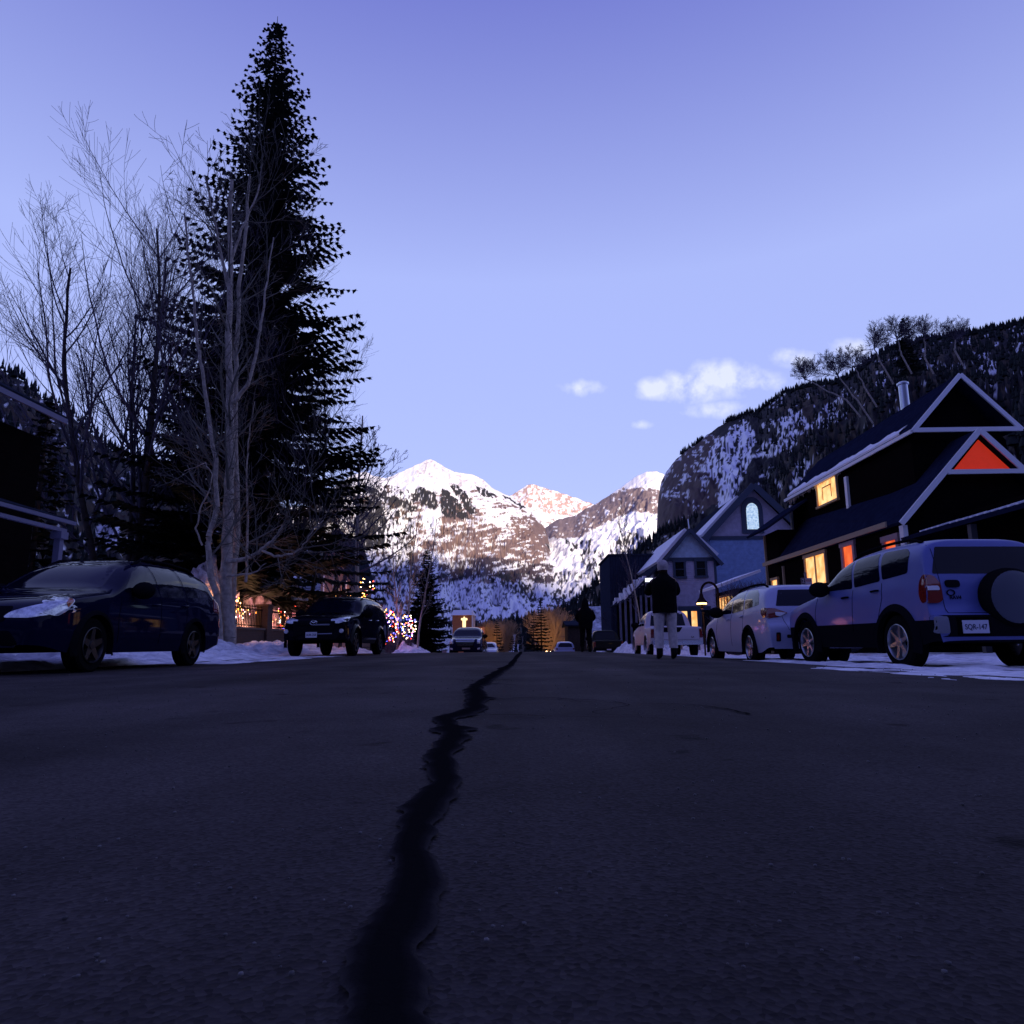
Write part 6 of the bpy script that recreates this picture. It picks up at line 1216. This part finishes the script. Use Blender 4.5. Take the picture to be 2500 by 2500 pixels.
    for (sd, sh, el, wr) in hands:
        w2 = Vector(el).lerp(Vector(wr), .92); skin('sleeve', [Vector(sh) + Vector((-sd * .03, 0, -.01)), el, w2], [(0, 1), (1, 2)], [q * s for q in sl['r']], BLKF, root, 2)
    for sd in (-1, 1):
        sx = stance * sd * s; loft('trouser_leg', [(sx * .74, 0, .95 * s, .10 * s, .125 * s), (sx * .80, 0, .86 * s, .112 * s, .125 * s), (sx * .88, .01, .72 * s, .100 * s, .11 * s), (sx * .94, .02, .56 * s, .085 * s, .09 * s), (sx * .97, .015, .48 * s, .08 * s, .085 * s), (sx, 0, .36 * s, .082 * s, .085 * s), (sx * 1.02, 0, .25 * s, .075 * s, .08 * s), (sx * 1.03, 0, .20 * s, .078 * s, .085 * s)], GREYF if pose == 'photo' else BLKF, root, 16, 7 + sd, .16)
        skin('boot', [(sx * 1.03, -.01, .24 * s), (sx * 1.03, -.01, .09 * s), (sx * 1.05, -.06, .05 * s), (sx * 1.05, .06, .045 * s), (sx * 1.08, .17, .04 * s)], [(0, 1), (1, 2), (1, 3), (3, 4)], [.068 * s, .06 * s, .045 * s, .045 * s, .04 * s], BOOT, root, 2)
    if pose == 'photo':
        loft('beanie', [(0, .025, 1.615 * s, .092 * s, .112 * s), (0, .025, 1.66 * s, .100 * s, .120 * s), (0, .025, 1.71 * s, .101 * s, .120 * s), (0, .025, 1.76 * s, .090 * s, .105 * s), (0, .025, 1.795 * s, .065 * s, .075 * s), (0, .025, 1.812 * s, .03 * s, .035 * s)], CAPF, root, 20, 5, .04)
        loft('hair', [(0, .0, 1.575 * s, .06 * s, .06 * s), (0, .01, 1.60 * s, .082 * s, .09 * s), (0, .02, 1.63 * s, .088 * s, .105 * s)], HAIR, root, 16)
    root.location = (x, y, z0); root.rotation_euler = (0, 0, rot)
    return root, s
r_, s_ = person(2.57, 13.2, 1.78, 'man in a grey beanie, black jacket and pale grey jeans photographing the mountains', 'photo')
# phone held up in front of his face (its own thing)
ph = empty('phone', (2.57 - .10, 13.2 + .44, 1.48 + gf(2.57, 13.2)), 'phone with a lit screen held up by the man in the beanie', 'phone')
pz = 1.475 * s_ + gf(2.57, 13.2) + .012; px_ = 2.57 - .10 - .09
b = MB(); b.box(px_ - .075, px_ + .075, 13.2 + .425, 13.2 + .433, pz - .038, pz + .038); b.build('case', PLAST, ph); b = MB(); b.box(px_ - .070, px_ + .070, 13.2 + .4215, 13.2 + .4245, pz - .034, pz + .034); b.build('screen', mat('lit_screen', (.9, .92, 1), .3, emis=(.85, .9, 1), estr=1.0), ph)
r_, s_ = person(2.05, 24.0, 1.74, 'dark hooded person in a puffy coat standing in the road with their back turned', 'photo2')

# ================================================================== STREET FURNITURE AND SNOW
POLE = mat('bronze_post', (.03, .02, .017), .6)
x0, y0 = 7.95, 29.6; z0 = gf(x0, y0); b = empty('street_lamp', (x0, y0, z0), 'gooseneck street lamp with a hanging bell shade and lit ring', 'street lamp')
w = MB(); w.tube([(x0, y0, z0), (x0, y0, z0 + .4), (x0, y0, z0 + 2.6)] + [(x0 - .34 + .34 * math.cos(a), y0, z0 + 2.6 + .42 * math.sin(a)) for a in [PI * k / 10 for k in range(1, 11)]], [.07] + [.05] * 12, 10); w.build('post', POLE, b, smooth='auto')
w = MB(); w.lathe([(.09, 0), (.09, .3), (.06, .36)], (x0, y0, z0), 'z', 12); w.build('base', POLE, b)
lx = x0 - .68; lz = z0 + 2.58; w = MB(); w.lathe([(.012, .12), (.03, .02), (.06, -.02), (.09, -.16), (.20, -.33), (.26, -.38), (.24, -.385)], (lx, y0, lz), 'z', 20); sh = w.build('lamp_shade', POLE, b, smooth='auto')
w = MB(); w.lathe([(.20, -.385), (.205, -.46), (.001, -.465)], (lx, y0, lz), 'z', 16); w.build('bulb', mat('lamp_glow', (1, .7, .35), .5, emis=(1, .62, .28), estr=1.6), sh)
w = MB(); w.lathe([(.22, -.46), (.225, -.50), (.06, -.52), (.05, -.62), (.001, -.64)], (lx, y0, lz), 'z', 16); w.build('ring', POLE, sh)
l = bpy.data.lights.new('street_lamp_light', 'POINT'); l.energy = 6; l.color = (1, .65, .35); l.shadow_soft_size = .1; o = bpy.data.objects.new('street_lamp_light', l); COL.objects.link(o); o.location = (lx, y0, lz - .75)
w = MB(); xx = 7.5; zz = gf(xx, 30.4); w.tube([(xx, 30.4, zz), (xx, 30.4, zz + 1.85)], .035, 8); w.lathe([(.035, 1.8), (.06, 1.83), (.001, 1.92)], (xx, 30.4, zz), 'z', 10); o = w.build('bollard_post', POLE); tag(o, 'thin dark post directly below the hanging lamp shade', 'post')
# parking sign
sx, sy = 8.35, 21.4; sz = gf(sx, sy); b = empty('parking_sign', (sx, sy, sz), 'red and white two hour parking sign on a pole before the lit double window', 'sign')
w = MB(); w.box(sx - .025, sx + .025, sy - .02, sy + .02, sz, sz + 2.5); w.build('pole', mat('sign_pole', (.2, .17, .17), .6, .5), b)
SGN = mat('sign_white', (.42, .33, .34), .5); SRD = mat('sign_red', (.38, .05, .04), .5); SDK = mat('sign_dark', (.03, .02, .03), .5)
w = MB(); w.box(sx - .15, sx + .17, sy - .04, sy - .03, sz + 1.95, sz + 2.33); u_ = w.build('panel', SGN, b); w = MB(); w.box(sx - .15, sx + .17, sy - .04, sy - .03, sz + 1.50, sz + 1.93); l_ = w.build('panel', SGN, b)
w = MB(); w.box(sx - .145, sx - .03, sy - .045, sy - .0405, sz + 2.16, sz + 2.32); w.build('badge', SDK, u_); text('2', (sx - .088, sy - .047, sz + 2.24), .15, 'front', SGN, u_); text('HOUR', (sx + .07, sy - .043, sz + 2.25), .09, 'front', SRD, u_, .17); text('PARKING', (sx + .01, sy - .043, sz + 2.09), .085, 'front', SRD, u_, .28); text('8AM-6PM', (sx + .01, sy - .043, sz + 2.0), .06, 'front', SRD, u_, .26)
for k, t_ in enumerate(('PERMIT', 'PARKING', 'ONLY')): text(t_, (sx + .01, sy - .043, sz + 1.86 - k * .12), .075, 'front', SRD if k < 1 else SDK, l_, .26)
# hydrant
hx_, hy_ = -7.85, 47.0; hz_ = -.14; b = empty('fire_hydrant', (hx_, hy_, hz_), 'red fire hydrant standing in the snow heap left of the lone spruce', 'fire hydrant'); HR = mat('hydrant_red', (.35, .04, .02), .5)
w = MB(); w.lathe([(.14, 0), (.14, .05), (.10, .06), (.10, .42), (.13, .43), (.13, .47), (.11, .48), (.10, .54), (.05, .60), (.03, .61), (.03, .65), (.001, .65)], (hx_, hy_, hz_), 'z', 14); w.build('barrel', HR, b, smooth='auto'); w = MB(); w.lathe([(.06, -.19), (.06, .19)], (0, 0, 0), 'x', 10); w.v = [(p[0] + hx_, p[1] + hy_, p[2] + hz_ + .36) for p in w.v]; w.lathe([(.001, -.19), (.06, -.189)], (hx_, hy_, hz_ + .36), 'x', 10); w.lathe([(.06, .189), (.001, .19)], (hx_, hy_, hz_ + .36), 'x', 10); w.build('nozzle', HR, b)
# small newspaper box and signs at the far left kerb
w = MB(); w.box(-4.9, -4.65, 44.0, 44.2, gf(-4.8, 44), gf(-4.8, 44) + .42); o = w.build('kerb_box', mat('box_grey', (.35, .33, .38), .6)); tag(o, 'small pale grey box on the kerb left of the large dark blue car', 'box')
# snow banks
SBM = mat('street_snow', (.88, .89, .92), .85, bump=(9, .8, .05), var=(2.6, .5, (.42, .42, .48)))
def bank(name, label, x0, x1, y0, y1, h, seed, thr=.35, sc=1.3, edge=.5, nx=40, ny=300, dirt=None, hp=None):
    xs = np.linspace(x0, x1, nx); ys = np.linspace(y0, y1, ny); X, Y = np.meshgrid(xs, ys); e = np.minimum(ss(X, x0, x0 + edge), ss(-X, -x1, -x1 + edge)) * ss(Y, y0, y0 + 1) * ss(-Y, -y1, -y1 + 1)
    n = .65 * fb(X / sc, Y / sc / 1.6, seed, 5, .55) + .35 * fb(X * 3.5, Y * 3.5, seed + 1, 3); hh = h * (n - thr) / (1 - thr) * 1.9
    if hp is not None: hh = hh * hp(X, Y)
    Z = gz(np.clip(X, -8.5, 8.6) if abs(x0) < 8.6 else X, Y) + .012 + np.where(hh * e > 0, hh * e, hh * .2 - (1 - e) * .06)
    o = npmesh(name, np.stack([X, Y, Z], -1).reshape(-1, 3), grid(xs, ys), SBM); tag(o, label, kind='structure'); return o
bank('snow_bank', 'ploughed snow along the left kerb', -9.4, -6.55, 5.5, 36, .34, 3, .20, 1.1, .45, 50, 500, hp=lambda X, Y: .25 + .75 * ss(-X, 6.7, 8.2))
bank('snow_bank', 'snow heap around the fire hydrant', -8.7, -5.0, 38, 56, 1.0, 5, .10, 2.0, 1.2, 40, 160, hp=lambda X, Y: np.exp(-((Y - 46.5) / 3.6) ** 2) * (.3 + .7 * ss(-X, 5.2, 7.4)))
bank('snow_patch', 'thin snow line beside the right parking lane', 4.0, 4.95, 4.0, 13.6, .05, 7, .40, .5, .38, 30, 600)
bank('snow_patch', 'trodden snow under the cars parked on the right', 4.8, 9.3, 5, 34, .085, 8, .38, .8, .6, 90, 520, hp=lambda X, Y: .6 + .8 * ss(X, 6.5, 8.4))
bank('snow_bank', 'snow heaps by the right kerb beyond the pickup', 5.0, 9.8, 33, 62, .75, 9, .30, 2.2, 1.0, 50, 260)
bank('snow_patch', 'thin broken strips of snow on the right of the road', 3.2, 4.1, 5.5, 9.0, .02, 10, .58, .35, .1, 30, 160)
bank('snow_patch', 'thin snow scraps on the left of the road', -6.5, -5.0, 12.5, 21, .03, 12, .56, .6, .15, 40, 260)

# small warm lamps at the foot of the lit trees down the street
for i, (px, Y, l) in enumerate([(1330, 113, 'small warm lamp below the orange lit tree right of the far street'), (1205, 124, 'small warm lamp below the brown trees left of the far street')]):
    x = (px - 1275) / (FPX / Y); z = gf(x, Y); b = empty('street_lamp', (x, Y, z), l, 'street lamp', 'small lamps down the street'); w = MB(); w.tube([(x, Y, z), (x, Y, z + 1.6)], .05, 6); w.build('post', POLE, b); w = MB(); w.ball((x, Y, z + 1.72), .14, 10, 6); w.build('bulb', mat('lamp_glow', (1, .7, .35)), b)
    l_ = bpy.data.lights.new('street_lamp_light', 'POINT'); l_.energy = 520; l_.color = (1, .58, .28); l_.shadow_soft_size = .3; o = bpy.data.objects.new('street_lamp_light', l_); COL.objects.link(o); o.location = (x, Y - 2.2, z + 1.9)
